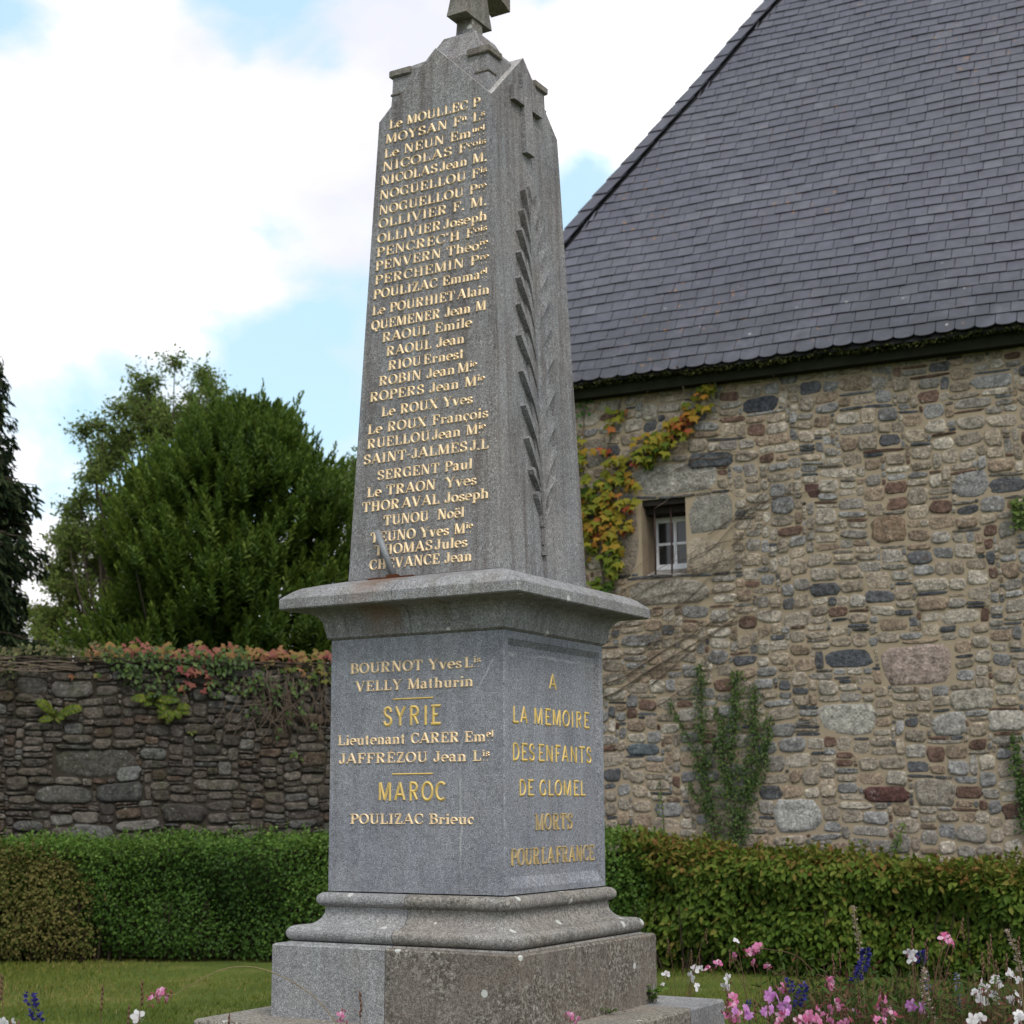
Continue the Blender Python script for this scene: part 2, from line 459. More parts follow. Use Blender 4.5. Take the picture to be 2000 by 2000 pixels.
def stones(rects, palette, gap, proud, seed, org=(0, 0), warp=.02, K=14, slatecol=None, power=2.6):
    """every stone a rounded, slightly uneven face that stands proud of the mortar; wall face is local y = 0, front is -y"""
    g = np.random.default_rng(seed)
    Vs = []; Fs = []; Cs = []; Es = []; off = 0
    th = np.linspace(0, 2 * PI, K, endpoint=False)
    rings = (1.0, .955, .72, .38)
    for (a, b_, c_, d_, col) in rects:
        cx, cz = (a + b_) / 2, (c_ + d_) / 2
        hw_, hh_ = (b_ - a) / 2 - gap * g.uniform(.5, 1.1), (d_ - c_) / 2 - gap * g.uniform(.5, 1.1)
        if hw_ < .012 or hh_ < .006: continue
        p = power + g.uniform(-1.2, 3.0)
        ct, st_ = np.cos(th), np.sin(th)
        rad = 1 / (np.abs(ct) ** p + np.abs(st_) ** p) ** (1 / p)
        px, pz = rad * ct, rad * st_
        tl, tr, bl, br = g.uniform(-.13, .10, 4) * min(1, 2.2 * hh_ / hw_ + .3) * (.4 if col is not None else 1)      # corners pushed in or out, so no stone is square
        u_, v_ = (px + 1) / 2, (pz + 1) / 2
        px = px * (1 + bl * (1 - u_) * (1 - v_) + br * u_ * (1 - v_) + tl * (1 - u_) * v_ + tr * u_ * v_)
        tl, tr, bl, br = g.uniform(-.36, .13, 4) * (.3 if col is not None else 1)
        pz = pz * (1 + bl * (1 - u_) * (1 - v_) + br * u_ * (1 - v_) + tl * (1 - u_) * v_ + tr * u_ * v_)
        jit = 1 + g.normal(0, .042, K)
        px2, pz2 = px * jit * hw_, pz * jit * hh_
        pr = proud * g.uniform(.25, 1.6); tx, tz = g.normal(0, .035) * min(1, .07 / hw_), g.normal(0, .05) * min(1, .05 / hh_)
        V = []
        for q, lift in zip(rings, (-.45, .80, .98, 1.0)):
            y = -pr * lift + tx * px2 * q + tz * pz2 * q + g.normal(0, pr * .22, K)
            V.append(np.stack([cx + px2 * q, y, cz + pz2 * q], 1))
        V.append(np.array([[cx, -pr * (1 + g.normal(0, .1)), cz]]))
        V = np.concatenate(V)
        X_, Z_ = V[:, 0].copy(), V[:, 2].copy()
        V[:, 0] += warp * (np.sin(Z_ * 5.3 + 1.1 + .8 * np.sin(X_ * 2.1)) + .5 * np.sin(Z_ * 8.7 + X_ * 3.3)); V[:, 2] += warp * (.9 * np.sin(X_ * 3.1 + .4 + np.sin(Z_ * 3.0)) + .6 * np.sin(X_ * 6.3 + Z_ * 2.2 + 2))
        n = len(rings); k = np.arange(K); k1 = (k + 1) % K
        for r_ in range(n - 1):
            Fs.append(np.stack([r_ * K + k, r_ * K + k1, (r_ + 1) * K + k1, (r_ + 1) * K + k], 1) + off)
        tri = np.stack([(n - 1) * K + k, (n - 1) * K + k1, np.full(K, n * K)], 1) + off
        Fs.append(tri)
        if col is None:
            flat = (hh_ * 2 < .062)
            pal = slatecol if (flat and slatecol is not None and g.random() < .75) else palette
            w = np.array([q[3] for q in pal]); col = np.array(pal[g.choice(len(pal), p=w / w.sum())][:3])
        cc = np.array(col[:3]) * g.uniform(.78, 1.25)
        Cs.append(np.tile(cc, (len(V), 1))); Vs.append(V); off += len(V)
        Es.append(np.concatenate([np.full(K, 1.0), np.full(K, .62), np.full(K, .2), np.zeros(K + 1)]) * g.uniform(.35, 1.2) * min(1, .055 / min(hw_, hh_)))
    V = np.concatenate(Vs); V[:, 0] += org[0]; V[:, 2] += org[1]
    q4 = np.concatenate([f for f in Fs if f.shape[1] == 4]); q3 = np.concatenate([f for f in Fs if f.shape[1] == 3])
    return npmesh('masonry', V, [q4, q3], {'edge': np.concatenate(Es)}, cols=np.concatenate(Cs), smooth=False)


# ------------------------------------------------------------------ stone building on the right
BLD = np.array([3.01, 16.6, 0.0]); BD = np.array([.89572, -.44462, 0]); BN = np.array([.44462, .89572, 0])
b_rot = math.atan2(BD[1], BD[0])
bld = thing('stone_building', 'old rubble stone building with steep slate hipped roof and one small barred window', 'building', tuple(BLD), b_rot)


def wl(px, py, off=0.0):
    """local (s, z) on the wall plane for a photograph pixel"""
    r = ray(px, py); t_ = ((BLD + BN * off) @ BN) / (r @ BN); P = r * t_
    return (P - BLD) @ BD, P[2] + EYE


WX0, WX1, WH = -4.2, 4.6, 6.12
OX0, OX1, OZ0, OZ1 = -1.775, -1.265, 3.95, 4.81     # window opening
gr_ = (.30, .275, .235)
res = [(OX0 - WX0 - .03, OX1 - WX0 + .03, OZ0 - .0, OZ1 + .02, None),
       (-1.86 - WX0, -.90 - WX0, 4.84, 5.20, (.29, .27, .235)),
       (-1.24 - WX0, -.74 - WX0, 4.40, 4.82, (.28, .26, .22)), (-1.24 - WX0, -.72 - WX0, 3.96, 4.38, (.30, .25, .19)),
       (-2.15 - WX0, -1.80 - WX0, 4.0, 4.78, (.22, .18, .14)), (-1.95 - WX0, -1.0 - WX0, 3.62, 3.92, (.27, .24, .20))]
for (x0, y0, x1, y1, col) in ((1722, 1259, 1867, 1334, (.27, .21, .18)), (1511, 1558, 1603, 1628, (.31, .30, .28)), (1687, 1536, 1777, 1569, (.085, .042, .036)),
                              (1594, 1373, 1713, 1435, (.33, .31, .27)), (1782, 1520, 1868, 1575, (.31, .27, .22)), (1612, 1271, 1710, 1304, (.085, .09, .10)),
                              (1562, 948, 1602, 977, (.09, .05, .045)), (1702, 1005, 1775, 1057, (.27, .19, .13)), (1861, 925, 1931, 970, (.27, .26, .25)),
                              (1849, 1346, 1945, 1388, (.40, .36, .30)), (1925, 1390, 2005, 1432, (.34, .31, .27)), (1817, 1390, 1888, 1436, (.36, .34, .31)),
                              (1225, 1453, 1290, 1478, (.10, .115, .125)), (1448, 778, 1518, 801, (.06, .062, .072)), (1344, 886, 1436, 907, (.075, .08, .088))):
    s0, z1 = wl(x0, y0); s1, z0 = wl(x1, y1)
    res.append((s0 - WX0, s1 - WX0, z0, z1, col))
sizes = [(4, 1, 1.2), (6, 1, 3.4), (9, 1, 2.4), (4, 2, 4), (6, 2, 6), (5, 3, 6), (6, 4, 6), (4, 4, 4), (8, 4, 3.0), (7, 5, 3), (3, 3, 3), (5, 4, 4), (9, 3, 2)]
pal = [(.32, .262, .20, 4), (.285, .24, .19, 4), (.345, .30, .245, 3), (.26, .235, .205, 3), (.265, .20, .145, 3), (.255, .245, .235, 2.6), (.20, .195, .19, 1.4), (.10, .10, .105, 1.0), (.145, .09, .068, 1.1), (.38, .335, .275, 1.6)]
slp = [(.075, .08, .09, 4), (.11, .115, .12, 3), (.12, .075, .055, 2), (.16, .14, .12, 2), (.06, .058, .06, 1.5)]
rects = layout(WX1 - WX0, WH, .044, .0385, sizes, res, 4)
m_bstone = masonry_mat('rubble_stone', 1.0, .45, (.30, .24, .165))
m_bmort = mortar_mat('lime_mortar', (.30, .24, .165), .22)
st_me = stones(rects, pal, .0032, .010, 8, (WX0, 0), .013, slatecol=slp, power=4.8)
# mortar body with the window opening cut through
mw = MB(); XE = 9.0
for (x0, x1, z0, z1) in ((WX0, OX0, 0, WH), (OX1, XE, 0, WH), (OX0, OX1, 0, OZ0), (OX0, OX1, OZ1, WH)):
    mw.box(x0, x1, 0.0, .7, z0, z1)
# back and end walls close the volume
mw.box(WX0, XE, 7.8, 8.4, 0, WH); mw.box(WX0, WX0 + .7, .7, 7.8, 0, WH); mw.box(XE - .7, XE, .7, 7.8, 0, WH)


def joined(name, a, b, ma, mb_, parent):
    """one mesh of two, each half with its own material"""
    b.polygons.foreach_set('material_index', np.ones(len(b.polygons), dtype=np.int32))
    bm = bmesh.new(); bm.from_mesh(a); bm.from_mesh(b)
    me = bpy.data.meshes.new(name); me.materials.append(ma); me.materials.append(mb_)
    bm.to_mesh(me); bm.free(); bpy.data.meshes.remove(a); bpy.data.meshes.remove(b)
    return obj(name, me, None, parent)


joined('wall', mw.mesh('wall'), st_me, m_bmort, m_bstone, bld)

# window
m_white = flat_mat('white_paint', (.80, .79, .82), .5, .4, .12, 20)
m_bar = flat_mat('rusty_bar', (.045, .025, .022), .8, .3, .4, 40)
m_dark = flat_mat('dark_wood', (.02, .016, .013), .9, .2, .4, 20)
m_glass, t, b, o = material('window_glass', .08, .5); b.inputs['Base Color'].default_value = (.018, .02, .022, 1)
m_reveal = mortar_mat('limewashed_reveal', (.30, .28, .26), .2)
win = obj('window', None, None, bld)
fy = .34
fr = MB(); fz0, fz1 = 4.075, 4.66
fw_ = .045
fr.box(OX0 + .012, OX0 + .012 + fw_, fy, fy + .05, fz0, fz1); fr.box(OX1 - .012 - fw_, OX1 - .012, fy, fy + .05, fz0, fz1)
fr.box(OX0 + .012 + fw_, OX1 - .012 - fw_, fy, fy + .05, fz1 - .06, fz1); fr.box(OX0 + .012 + fw_, OX1 - .012 - fw_, fy, fy + .05, fz0, fz0 + .06)
mx_ = (OX0 + OX1) / 2; mz_ = (fz0 + fz1) / 2 - .005
fr.box(mx_ - .019, mx_ + .019, fy + .003, fy + .045, fz0 + .06, fz1 - .06)
fr.box(OX0 + .012 + fw_, mx_ - .019, fy + .005, fy + .043, mz_ - .014, mz_ + .014); fr.box(mx_ + .019, OX1 - .012 - fw_, fy + .005, fy + .043, mz_ - .014, mz_ + .014)
obj('frame', fr.mesh('frame'), m_white, win)
for (x0, x1) in ((OX0 + .012 + fw_, mx_ - .019), (mx_ + .019, OX1 - .012 - fw_)):
    for (z0, z1) in ((fz0 + .06, mz_ - .014), (mz_ + .014, fz1 - .06)):
        pb = MB(); pb.box(x0, x1, fy + .02, fy + .026, z0, z1); obj('pane', pb.mesh('pane'), m_glass, win)
for s_ in (-1.665, -1.475):
    bb = MB(); bb.tube([(s_, .10, OZ0 - .02), (s_ + .004, .10, 4.4), (s_, .10, OZ1 + .02)], .0115, 6); obj('bar', bb.mesh('bar', True), m_bar, win)
hb_ = MB(); hb_.box(OX0, OX1, .10, .6, fz1 + .004, OZ1); hb_.box(OX0 + .002, OX1 - .002, .02, .098, 4.745, OZ1); obj('inner_lintel', hb_.mesh('inner_lintel'), m_dark, win)
sl = MB(); sl.add([(OX0, .0, OZ0 + .01), (OX1, .0, OZ0 + .01), (OX1, fy, fz0 - .004), (OX0, fy, fz0 - .004), (OX0, 0, OZ0 - .02), (OX1, 0, OZ0 - .02), (OX1, fy, OZ0 - .02), (OX0, fy, OZ0 - .02)],
                  [(0, 1, 2, 3), (4, 7, 6, 5), (0, 4, 5, 1), (1, 5, 6, 2), (2, 6, 7, 3), (3, 7, 4, 0)])
obj('sill', sl.mesh('sill'), m_reveal, win)
bk = MB(); bk.box(OX0 + .004, OX1 - .004, .55, .58, OZ0, OZ1); obj('dark_interior', bk.mesh('dark_interior'), m_dark, win)
rvl = MB(); rvl.box(OX0 + .0, OX0 + .008, -.004, fy, OZ0 + .02, fz1 + .08); obj('reveal', rvl.mesh('reveal'), mortar_mat('stained_reveal', (.20, .155, .11), .35), win)

# roof
AL = math.radians(60); ca, sa = math.cos(AL), math.sin(AL)
EZ, EY, HX = 6.19, -.25, -4.43
RT = 4.3                                     # plan run from eave to ridge
HIPK = 1.0                                   # plan: the hip goes in as far as it goes along


def rp(x, v_, h=0.0):
    """local point on the front roof slope: x along, v_ up the slope, h off the surface"""
    h += .016 * math.sin(x * 1.1 + v_ * .7) * math.sin(v_ * .9 + .5) + .006 * math.sin(x * 3.7 + v_ * 2.1)     # an old roof is never quite flat
    return (x, EY + v_ * ca - h * sa, EZ + v_ * sa + h * ca)


roof = obj('roof', None, None, bld)
m_under = flat_mat('roof_felt', (.02, .02, .022), .9, .1, .3, 10)
rb = MB(); RX = 9.3; vr = RT / ca
hipx = lambda v_: HX + v_ * ca * HIPK
tops = [(RX, RT + EY, EZ + RT * sa / ca), (HX + RT, RT + EY, EZ + RT * sa / ca)]
V_ = [(HX, EY, EZ - .02), (RX, EY, EZ - .02), (tops[0][0], tops[0][1], tops[0][2] - .02), (tops[1][0], tops[1][1], tops[1][2] - .02),
      (HX, EY + 2 * RT, EZ - .02), (RX, EY + 2 * RT, EZ - .02)]
V_ = [(x, y, z - .03) for x, y, z in V_]
rb.add(V_, [(0, 1, 2, 3), (4, 3, 2, 5), (0, 3, 4), (1, 5, 2), (0, 4, 5, 1)])
obj('roof_deck', rb.mesh('roof_deck'), m_under, roof)
# slates, every one a thin plate whose lower edge stands off the course below
m_slate, t, b, o = material('slate', .55, .35)
v = coords(t)
rr_ = attr(t, 'rnd')
c = ramp(t, rr_, [(0, (.082, .082, .102)), (.5, (.090, .090, .111)), (.93, (.097, .097, .118)), (1, (.115, .116, .136))])
g = noise(t, v, 9, 5, .6); g3 = noise(t, v, .55, 4, .6)
c = mixc(t, .8, c, ramp(t, g, [(.3, .78), (.7, 1.2)]), 'MULTIPLY')
c = mixc(t, .8, c, ramp(t, g3, [(.35, (.9, .88, .92)), (.65, (1.08, 1.06, 1.05))]), 'MULTIPLY')
sep = t.nodes.new('ShaderNodeSeparateXYZ'); tcn = t.nodes.new('ShaderNodeTexCoord'); t.links.new(tcn.outputs['Object'], sep.inputs[0])
zr = nd(t, 'ShaderNodeMapRange', i_1=6.2, i_2=7.7, i_3=1.0, i_4=0.0); t.links.new(sep.outputs[2], zr.inputs[0])
stn = math_n(t, 'MULTIPLY', zr.outputs[0], ramp(t, noise(t, v, 2.2, 5, .65), [(.36, 0.0), (.56, .9)]))
c = mixc(t, stn, c, (.046, .047, .056))
wsp = voro(t, v, 3.4); wz = ramp(t, wsp, [(.05, 1.0), (.075, 0.0)])
c = mixc(t, math_n(t, 'MULTIPLY', wz, math_n(t, 'MULTIPLY', zr.outputs[0], .75)), c, (.36, .34, .33))
osp = noise(t, v, 13, 3, .6); oz = ramp(t, noise(t, v, .7, 2), [(.5, 0.0), (.62, 1.0)])
c = mixc(t, math_n(t, 'MULTIPLY', ramp(t, osp, [(.64, 0.0), (.69, .8)]), oz), c, (.26, .135, .05))
t.links.new(c, b.inputs['Base Color']); bump(t, b, g, .25, .006)

EXPO = .152; SWD = .205
Vs, Fq, rnds = [], [], []
nrow = int(vr / EXPO)


def slate(x0, x1, v0, v1, xl_top, lift=.018, thick=.012, rounded=False, a=None):
    """front plate; x0..x1 at the lower edge, left top corner may be cut to the hip"""
    o_ = len(Vs); a = random.random() if a is None else a
    l0, l1 = lift, lift * .2
    if rounded:
        n_ = 8; pts = [(xl_top, v1, l1), (x1, v1, l1)]
        cx_ = (x0 + x1) / 2; rx_ = (x1 - x0) / 2
        for k in range(n_ + 1):
            an = PI * k / n_
            pts.append((cx_ + rx_ * math.cos(an), v0 + .04 - .04 * math.sin(an), l0))
        top = [rp(x, v_, h) for x, v_, h in pts]; bot = [rp(x, v_, h - thick) for x, v_, h in pts]
        n = len(pts)
        Vs.extend(top + bot); Fq.append(tuple(o_ + k for k in range(n)))
        for k in range(n): Fq.append((o_ + k, o_ + n + k, o_ + n + (k + 1) % n, o_ + (k + 1) % n))
        rnds.extend([a] * (2 * n))
    else:
        pts = [(x0, v0, l0), (x1, v0, l0), (x1, v1, l1), (xl_top, v1, l1)]
        Vs.extend([rp(*q) for q in pts] + [rp(q[0], q[1], q[2] - thick) for q in pts])
        Fq.extend([(o_, o_ + 1, o_ + 2, o_ + 3), (o_ + 4, o_ + 5, o_ + 1, o_), (o_ + 5, o_ + 6, o_ + 2, o_ + 1), (o_ + 7, o_ + 4, o_, o_ + 3)])
        rnds.extend([a] * 8)


for rw in range(nrow):
    v0 = rw * EXPO - (.03 if rw == 0 else 0); v1 = (rw + 1) * EXPO + .05
    x = HX - 1 + (rw % 2) * SWD / 2 + random.uniform(-.012, .012)
    dv = random.uniform(-.004, .004)
    while x < min(RX, 6.0):
        w = SWD + random.uniform(-.012, .012)
        x0, x1 = x + .0035, x + w - .0035
        h0, h1 = hipx(max(v0, 0)) + .225, hipx(v1) + .225
        x = x + w
        if x1 < h0 + .02: continue
        jl = random.uniform(-.006, .006)
        slate(max(x0, h0), x1, v0 + dv + jl + .006 * math.sin(x * 1.3 + rw * .4), v1, min(max(x0, h1), x1 - .002), .019 + random.uniform(-.003, .006), rounded=(rw == 0 and x0 > h0))
me = bpy.data.meshes.new('slates'); me.from_pydata(Vs, [], Fq)
at_ = me.attributes.new('rnd', 'FLOAT', 'POINT'); at_.data.foreach_set('value', np.array(rnds, dtype=np.float32)); me.update()
obj('slates', me, m_slate, roof)
# hip slates: a row of long plates either side of the hip
Vs, Fq, rnds = [], [], []
for k in range(0, 34):
    for side in (0, 1):
        v0, v1 = k * .27 - .05, (k + 1) * .27 + .05
        o_ = len(Vs); a = random.random()
        q = []
        for v_, lf in ((v0, .062), (v1, .040)):
            for dx in (-.012, .165):
                if side == 0:
                    p = Vector(rp(hipx(v_) + dx, v_, lf))
                else:                         # mirrored onto the hip end: swap the run along and the run in
                    p = Vector(rp(hipx(v_) + dx, v_, lf)); ax, ay = p.x - HX, p.y - EY
                    p = Vector((HX + ay, EY + ax, p.z))
                q.append(p)
        nn = (q[1] - q[0]).cross(q[2] - q[0]).normalized() * .012
        if nn.z < 0: nn = -nn
        Vs.extend([tuple(q[0]), tuple(q[1]), tuple(q[3]), tuple(q[2])] + [tuple(p - nn) for p in (q[0], q[1], q[3], q[2])])
        Fq.extend([(o_, o_ + 1, o_ + 2, o_ + 3), (o_ + 7, o_ + 6, o_ + 5, o_ + 4), (o_, o_ + 4, o_ + 5, o_ + 1), (o_ + 1, o_ + 5, o_ + 6, o_ + 2), (o_ + 2, o_ + 6, o_ + 7, o_ + 3), (o_ + 3, o_ + 7, o_ + 4, o_)])
        rnds.extend([a * .6] * 8)
me = bpy.data.meshes.new('hip_slates'); me.from_pydata(Vs, [], Fq)
at_ = me.attributes.new('rnd', 'FLOAT', 'POINT'); at_.data.foreach_set('value', np.array(rnds, dtype=np.float32)); me.update()
obj('hip_slates', me, m_slate, roof)
# eaves board, black and mossy
m_eave = flat_mat('mossy_eaves_board', (.016, .017, .010), .95, .1, .6, 9)
eb = MB(); eb.box(HX + .1, XE, -.17, -.03, 6.0, 6.165); eb.box(HX + .04, XE, EY + .03, -.172, 6.135, 6.166)
obj('eaves_board', eb.mesh('eaves_board'), m_eave, roof)
m_moss = leaf_mat('eaves_moss', [(0, (.020, .022, .008)), (.6, (.035, .04, .012)), (1, (.06, .06, .02))], .1, .9, .1)
n = 5200
mpx = RG.uniform(HX + .1, 4.8, n)
pos = np.stack([mpx, EY - .01 + RG.random(n) * .09, 6.13 + RG.random(n) * .05 - .03 * (wave(np.stack([mpx, mpx * 0, mpx * 0], 1), 3, 9) > .1) * RG.random(n)], 1)
leaves('eaves_moss', LEAF4W, pos, RG.normal(size=(n, 3)) + np.array([0, -.5, -1.2]), RG.normal(size=(n, 3)), RG.uniform(.02, .05, n), m_moss, roof)

# ------------------------------------------------------------------ garden wall on the left
GW = np.array([-5.7, 18.0, 0.0]); grot = math.radians(20); GD = np.array([math.cos(grot), math.sin(grot), 0]); GN = np.array([-math.sin(grot), math.cos(grot), 0])
gw = thing('garden_wall', 'tall dark drystone garden wall overgrown with creeper, behind the left hedge', 'wall', tuple(GW), grot)
GX0, GX1, GH = -2.6, 6.0, 3.16


def gwl(px, py, off=0.0):
    r = ray(px, py); t_ = ((GW + GN * off) @ GN) / (r @ GN); P = r * t_
    return (P - GW) @ GD, P[2] + EYE


pal2 = [(.088, .074, .063, 4), (.104, .086, .072, 3), (.070, .060, .052, 3), (.120, .104, .088, 2), (.096, .092, .088, 1.4), (.085, .060, .045, 1.5), (.14, .13, .115, .6)]
sz2 = [(4, 1, 4), (7, 1, 3), (5, 2, 5), (8, 3, 5), (7, 4, 6), (10, 5, 3), (5, 4, 4), (6, 3, 5), (12, 4, 1.5), (4, 3, 4), (9, 2, 3)]
res2 = []
for (x0, y0, x1, y1, col) in ((55, 1320, 95, 1358, None), (100, 1325, 187, 1362, (.14, .125, .115)), (35, 1322, 95, 1356, (.12, .11, .10)), (108, 1462, 264, 1516, (.115, .105, .09)), (230, 1497, 278, 1526, (.19, .19, .18)), (270, 1462, 325, 1488, (.17, .17, .155)),
                              (190, 1526, 282, 1564, (.11, .108, .105)), (310, 1570, 402, 1608, (.08, .07, .062)), (140, 1608, 220, 1640, (.19, .185, .175)), (72, 1534, 184, 1570, (.12, .115, .105))):
    if col is None: continue
    s0, z1 = gwl(x0, y0); s1, z0 = gwl(x1, y1); res2.append((s0 - GX0, s1 - GX0, z0, z1, tuple(.74 * q for q in col)))
rects = layout(GX1 - GX0, GH, .041, .034, sz2, res2, 21)
m_gstone = masonry_mat('dark_field_stone', .66, 1.0, None, .75)
m_gmort = mortar_mat('earth_joint', (.040, .033, .026), .6)
gm = MB(); gm.box(GX0, GX1, 0, .55, 0, GH)
joined('wall', gm.mesh('wall'), stones(rects, pal2, .0035, .026, 5, (GX0, 0), .014, power=4.4), m_gmort, m_gstone, gw)

# ------------------------------------------------------------------ the monument
TH = math.radians(30.4181)
MC = np.array([-.21876, 8.19391, 0.0])
mon = thing('war_memorial', 'grey granite war memorial obelisk with gilded names and a cross on top', 'monument', tuple(MC), -TH)
g_die = granite('granite_die', (.248, .258, .288), .2, 0, .35, 0, vein=True)
g_shaft = granite('granite_shaft', (.230, .231, .240), .38, 0, .85, 3.1)
g_plain = granite('granite_grey', (.27, .272, .28), .2, .12, .35, 5.2)
g_corn = granite('granite_cornice', (.25, .25, .255), .15, .05, .6, 8.4, .35, True)
g_stain = granite('granite_stained', (.178, .158, .138), .45, 1.0, .6, 11.3)
g_cross = granite('granite_cross', (.19, .178, .16), .4, .2, .6, 14.0, .4)
Z0 = EYE


def sq(h, z, ch):
    """square ring with cut corners, counter-clockwise"""
    c = min(ch, h * .4)
    return [(h - c, -h, z), (h, -h + c, z), (h, h - c, z), (h - c, h, z), (-h + c, h, z), (-h, h - c, z), (-h, -h + c, z), (-h + c, -h, z)]


def loft(prof, ch=.006):
    bm = bmesh.new(); prev = None
    for h, z in prof:
        r = [bm.verts.new(p) for p in sq(h, z + Z0, ch)]
        if prev:
            for k in range(8): bm.faces.new((prev[k], prev[(k + 1) % 8], r[(k + 1) % 8], r[k]))
        else: bm.faces.new(list(reversed(r)))
        prev = r
    bm.faces.new(prev)
    return bm


def split_x(bm, x, keep_low, gap=.0022):
    """keep one side of the joint at local x"""
    g_ = bm.verts[:] + bm.edges[:] + bm.faces[:]
    r = bmesh.ops.bisect_plane(bm, geom=g_, plane_co=(x - gap if keep_low else x + gap, 0, 0), plane_no=(1, 0, 0), clear_outer=keep_low, clear_inner=not keep_low)
    ed = [e for e in r['geom_cut'] if isinstance(e, bmesh.types.BMEdge)]
    bmesh.ops.edgeloop_fill(bm, edges=ed) if False else bmesh.ops.contextual_create(bm, geom=ed)
    return bm


def bm_obj(name, bm, mat, parent, smooth=None, **kw):
    bmesh.ops.recalc_face_normals(bm, faces=bm.faces)
    me = bpy.data.meshes.new(name)
    if smooth is not None:
        for f in bm.faces: f.smooth = True
        for e in bm.edges:
            if len(e.link_faces) == 2 and e.calc_face_angle(9) > math.radians(smooth): e.smooth = False
    bm.to_mesh(me); bm.free()
    return obj(name, me, mat, parent, **kw)


# step: stone slabs down to the ground
ba = loft([(.943, -1.55), (.943, -1.0), (.935, -.9876)], .01); bb_ = ba.copy()
# slab is cut by joints along the right-hand face
def split_y(bm, y, low, gap=.0025):
    g_ = bm.verts[:] + bm.edges[:] + bm.faces[:]
    r = bmesh.ops.bisect_plane(bm, geom=g_, plane_co=(0, y - gap if low else y + gap, 0), plane_no=(0, 1, 0), clear_outer=low, clear_inner=not low)
    bmesh.ops.contextual_create(bm, geom=[e for e in r['geom_cut'] if isinstance(e, bmesh.types.BMEdge)])
    return bm
step = obj('step', None, None, mon)
bm_obj('step_slab', split_y(ba, .52, True), granite('granite_step', (.25, .235, .21), .5, .8, .4, 17.0), step)
bm_obj('step_slab', split_y(bb_, .52, False), g_plain, step)
# plinth: two stones
pr_ = [(.688, -.9876), (.688, -.660), (.680, -.652)]
pl = obj('plinth', None, None, mon)
bm_obj('plinth_block', split_x(loft(pr_, .008), -.028, True), g_plain, pl, label='clean grey granite block')
bm_obj('plinth_block', split_x(loft(pr_, .008), -.028, False), g_stain, pl, label='brown lichen-stained granite block')
# base moulding: torus, hollow, lower roll
prof = [(.640, -.652), (.636, -.644)]
for k in range(9):
    a = -PI / 2 + PI * k / 8 * .92
    prof.append((.606 + .040 * math.cos(a), -.6065 + .0365 * math.sin(a)))
for k in range(1, 9):
    a = PI / 2 * k / 8
    prof.append((.512 + .088 * (1 - math.sin(a)), -.575 + .075 * (1 - math.cos(a))))
prof.append((.512, -.494))
for k in range(9):
    a = -PI / 2 + PI * k / 8
    prof.append((.513 + .031 * math.cos(a), -.4515 + .0325 * math.sin(a) + .0))
prof.append((.50, -.4185))
bml = obj('base_moulding', None, None, mon)
bm_obj('moulding_block', split_x(loft(prof, .012), -.022, True), g_plain, bml, 32)
bm_obj('moulding_block', split_x(loft(prof, .012), -.022, False), granite('granite_moulding', (.25, .242, .232), .4, .7, .45, 21.0), bml, 32)
# die with a sunk panel on its right-hand face
bm = bmesh.new()
H_ = .5; zb, zt = -.4125 + Z0, .799 + Z0; c_ = .005
ringb = [bm.verts.new(p) for p in sq(H_, zb, c_)]; ringt = [bm.verts.new(p) for p in sq(H_, zt, c_)]
for k in range(8):
    if k != 1: bm.faces.new((ringb[k], ringb[(k + 1) % 8], ringt[(k + 1) % 8], ringt[k]))
bm.faces.new(list(reversed(ringb))); bm.faces.new(ringt)
outer = [ringb[1], ringb[2], ringt[2], ringt[1]]
fr_ = [bm.verts.new(p) for p in ((H_, -.463, -.385 + Z0), (H_, .463, -.385 + Z0), (H_, .463, .764 + Z0), (H_, -.463, .764 + Z0))]
dp = .026
inn = [bm.verts.new(p) for p in ((H_ - dp, -.452, -.335 + Z0), (H_ - dp, .452, -.335 + Z0), (H_ - dp, .452, .735 + Z0), (H_ - dp, -.452, .735 + Z0))]
for k in range(4):
    bm.faces.new((outer[k], outer[(k + 1) % 4], fr_[(k + 1) % 4], fr_[k])); bm.faces.new((fr_[k], fr_[(k + 1) % 4], inn[(k + 1) % 4], inn[k]))
bm.faces.new(inn)
die = bm_obj('die', bm, g_die, mon)
# cornice
prof = [(.497, .799), (.517, .811), (.521, .835), (.528, .858)]
for k in range(1, 9):
    a = PI / 2 * k / 8
    prof.append((.528 + .082 * (1 - math.cos(a)), .858 + .083 * math.sin(a)))
prof += [(.682, .947), (.688, .953), (.688, .998), (.684, 1.005), (.640, 1.040), (.612, 1.056), (.536, 1.078), (.44, 1.101), (.42, 1.104)]
co = obj('cornice', None, None, mon)
bm_obj('cornice_block', split_x(loft(prof, .006), -.010, True), g_corn, co, 16)
bm_obj('cornice_block', split_x(loft(prof, .006), -.010, False), g_corn, co, 16)


# shaft
def hw(z): return .4437 + (z - 1.102) * (.350 - .4437) / (3.56 - 1.102)


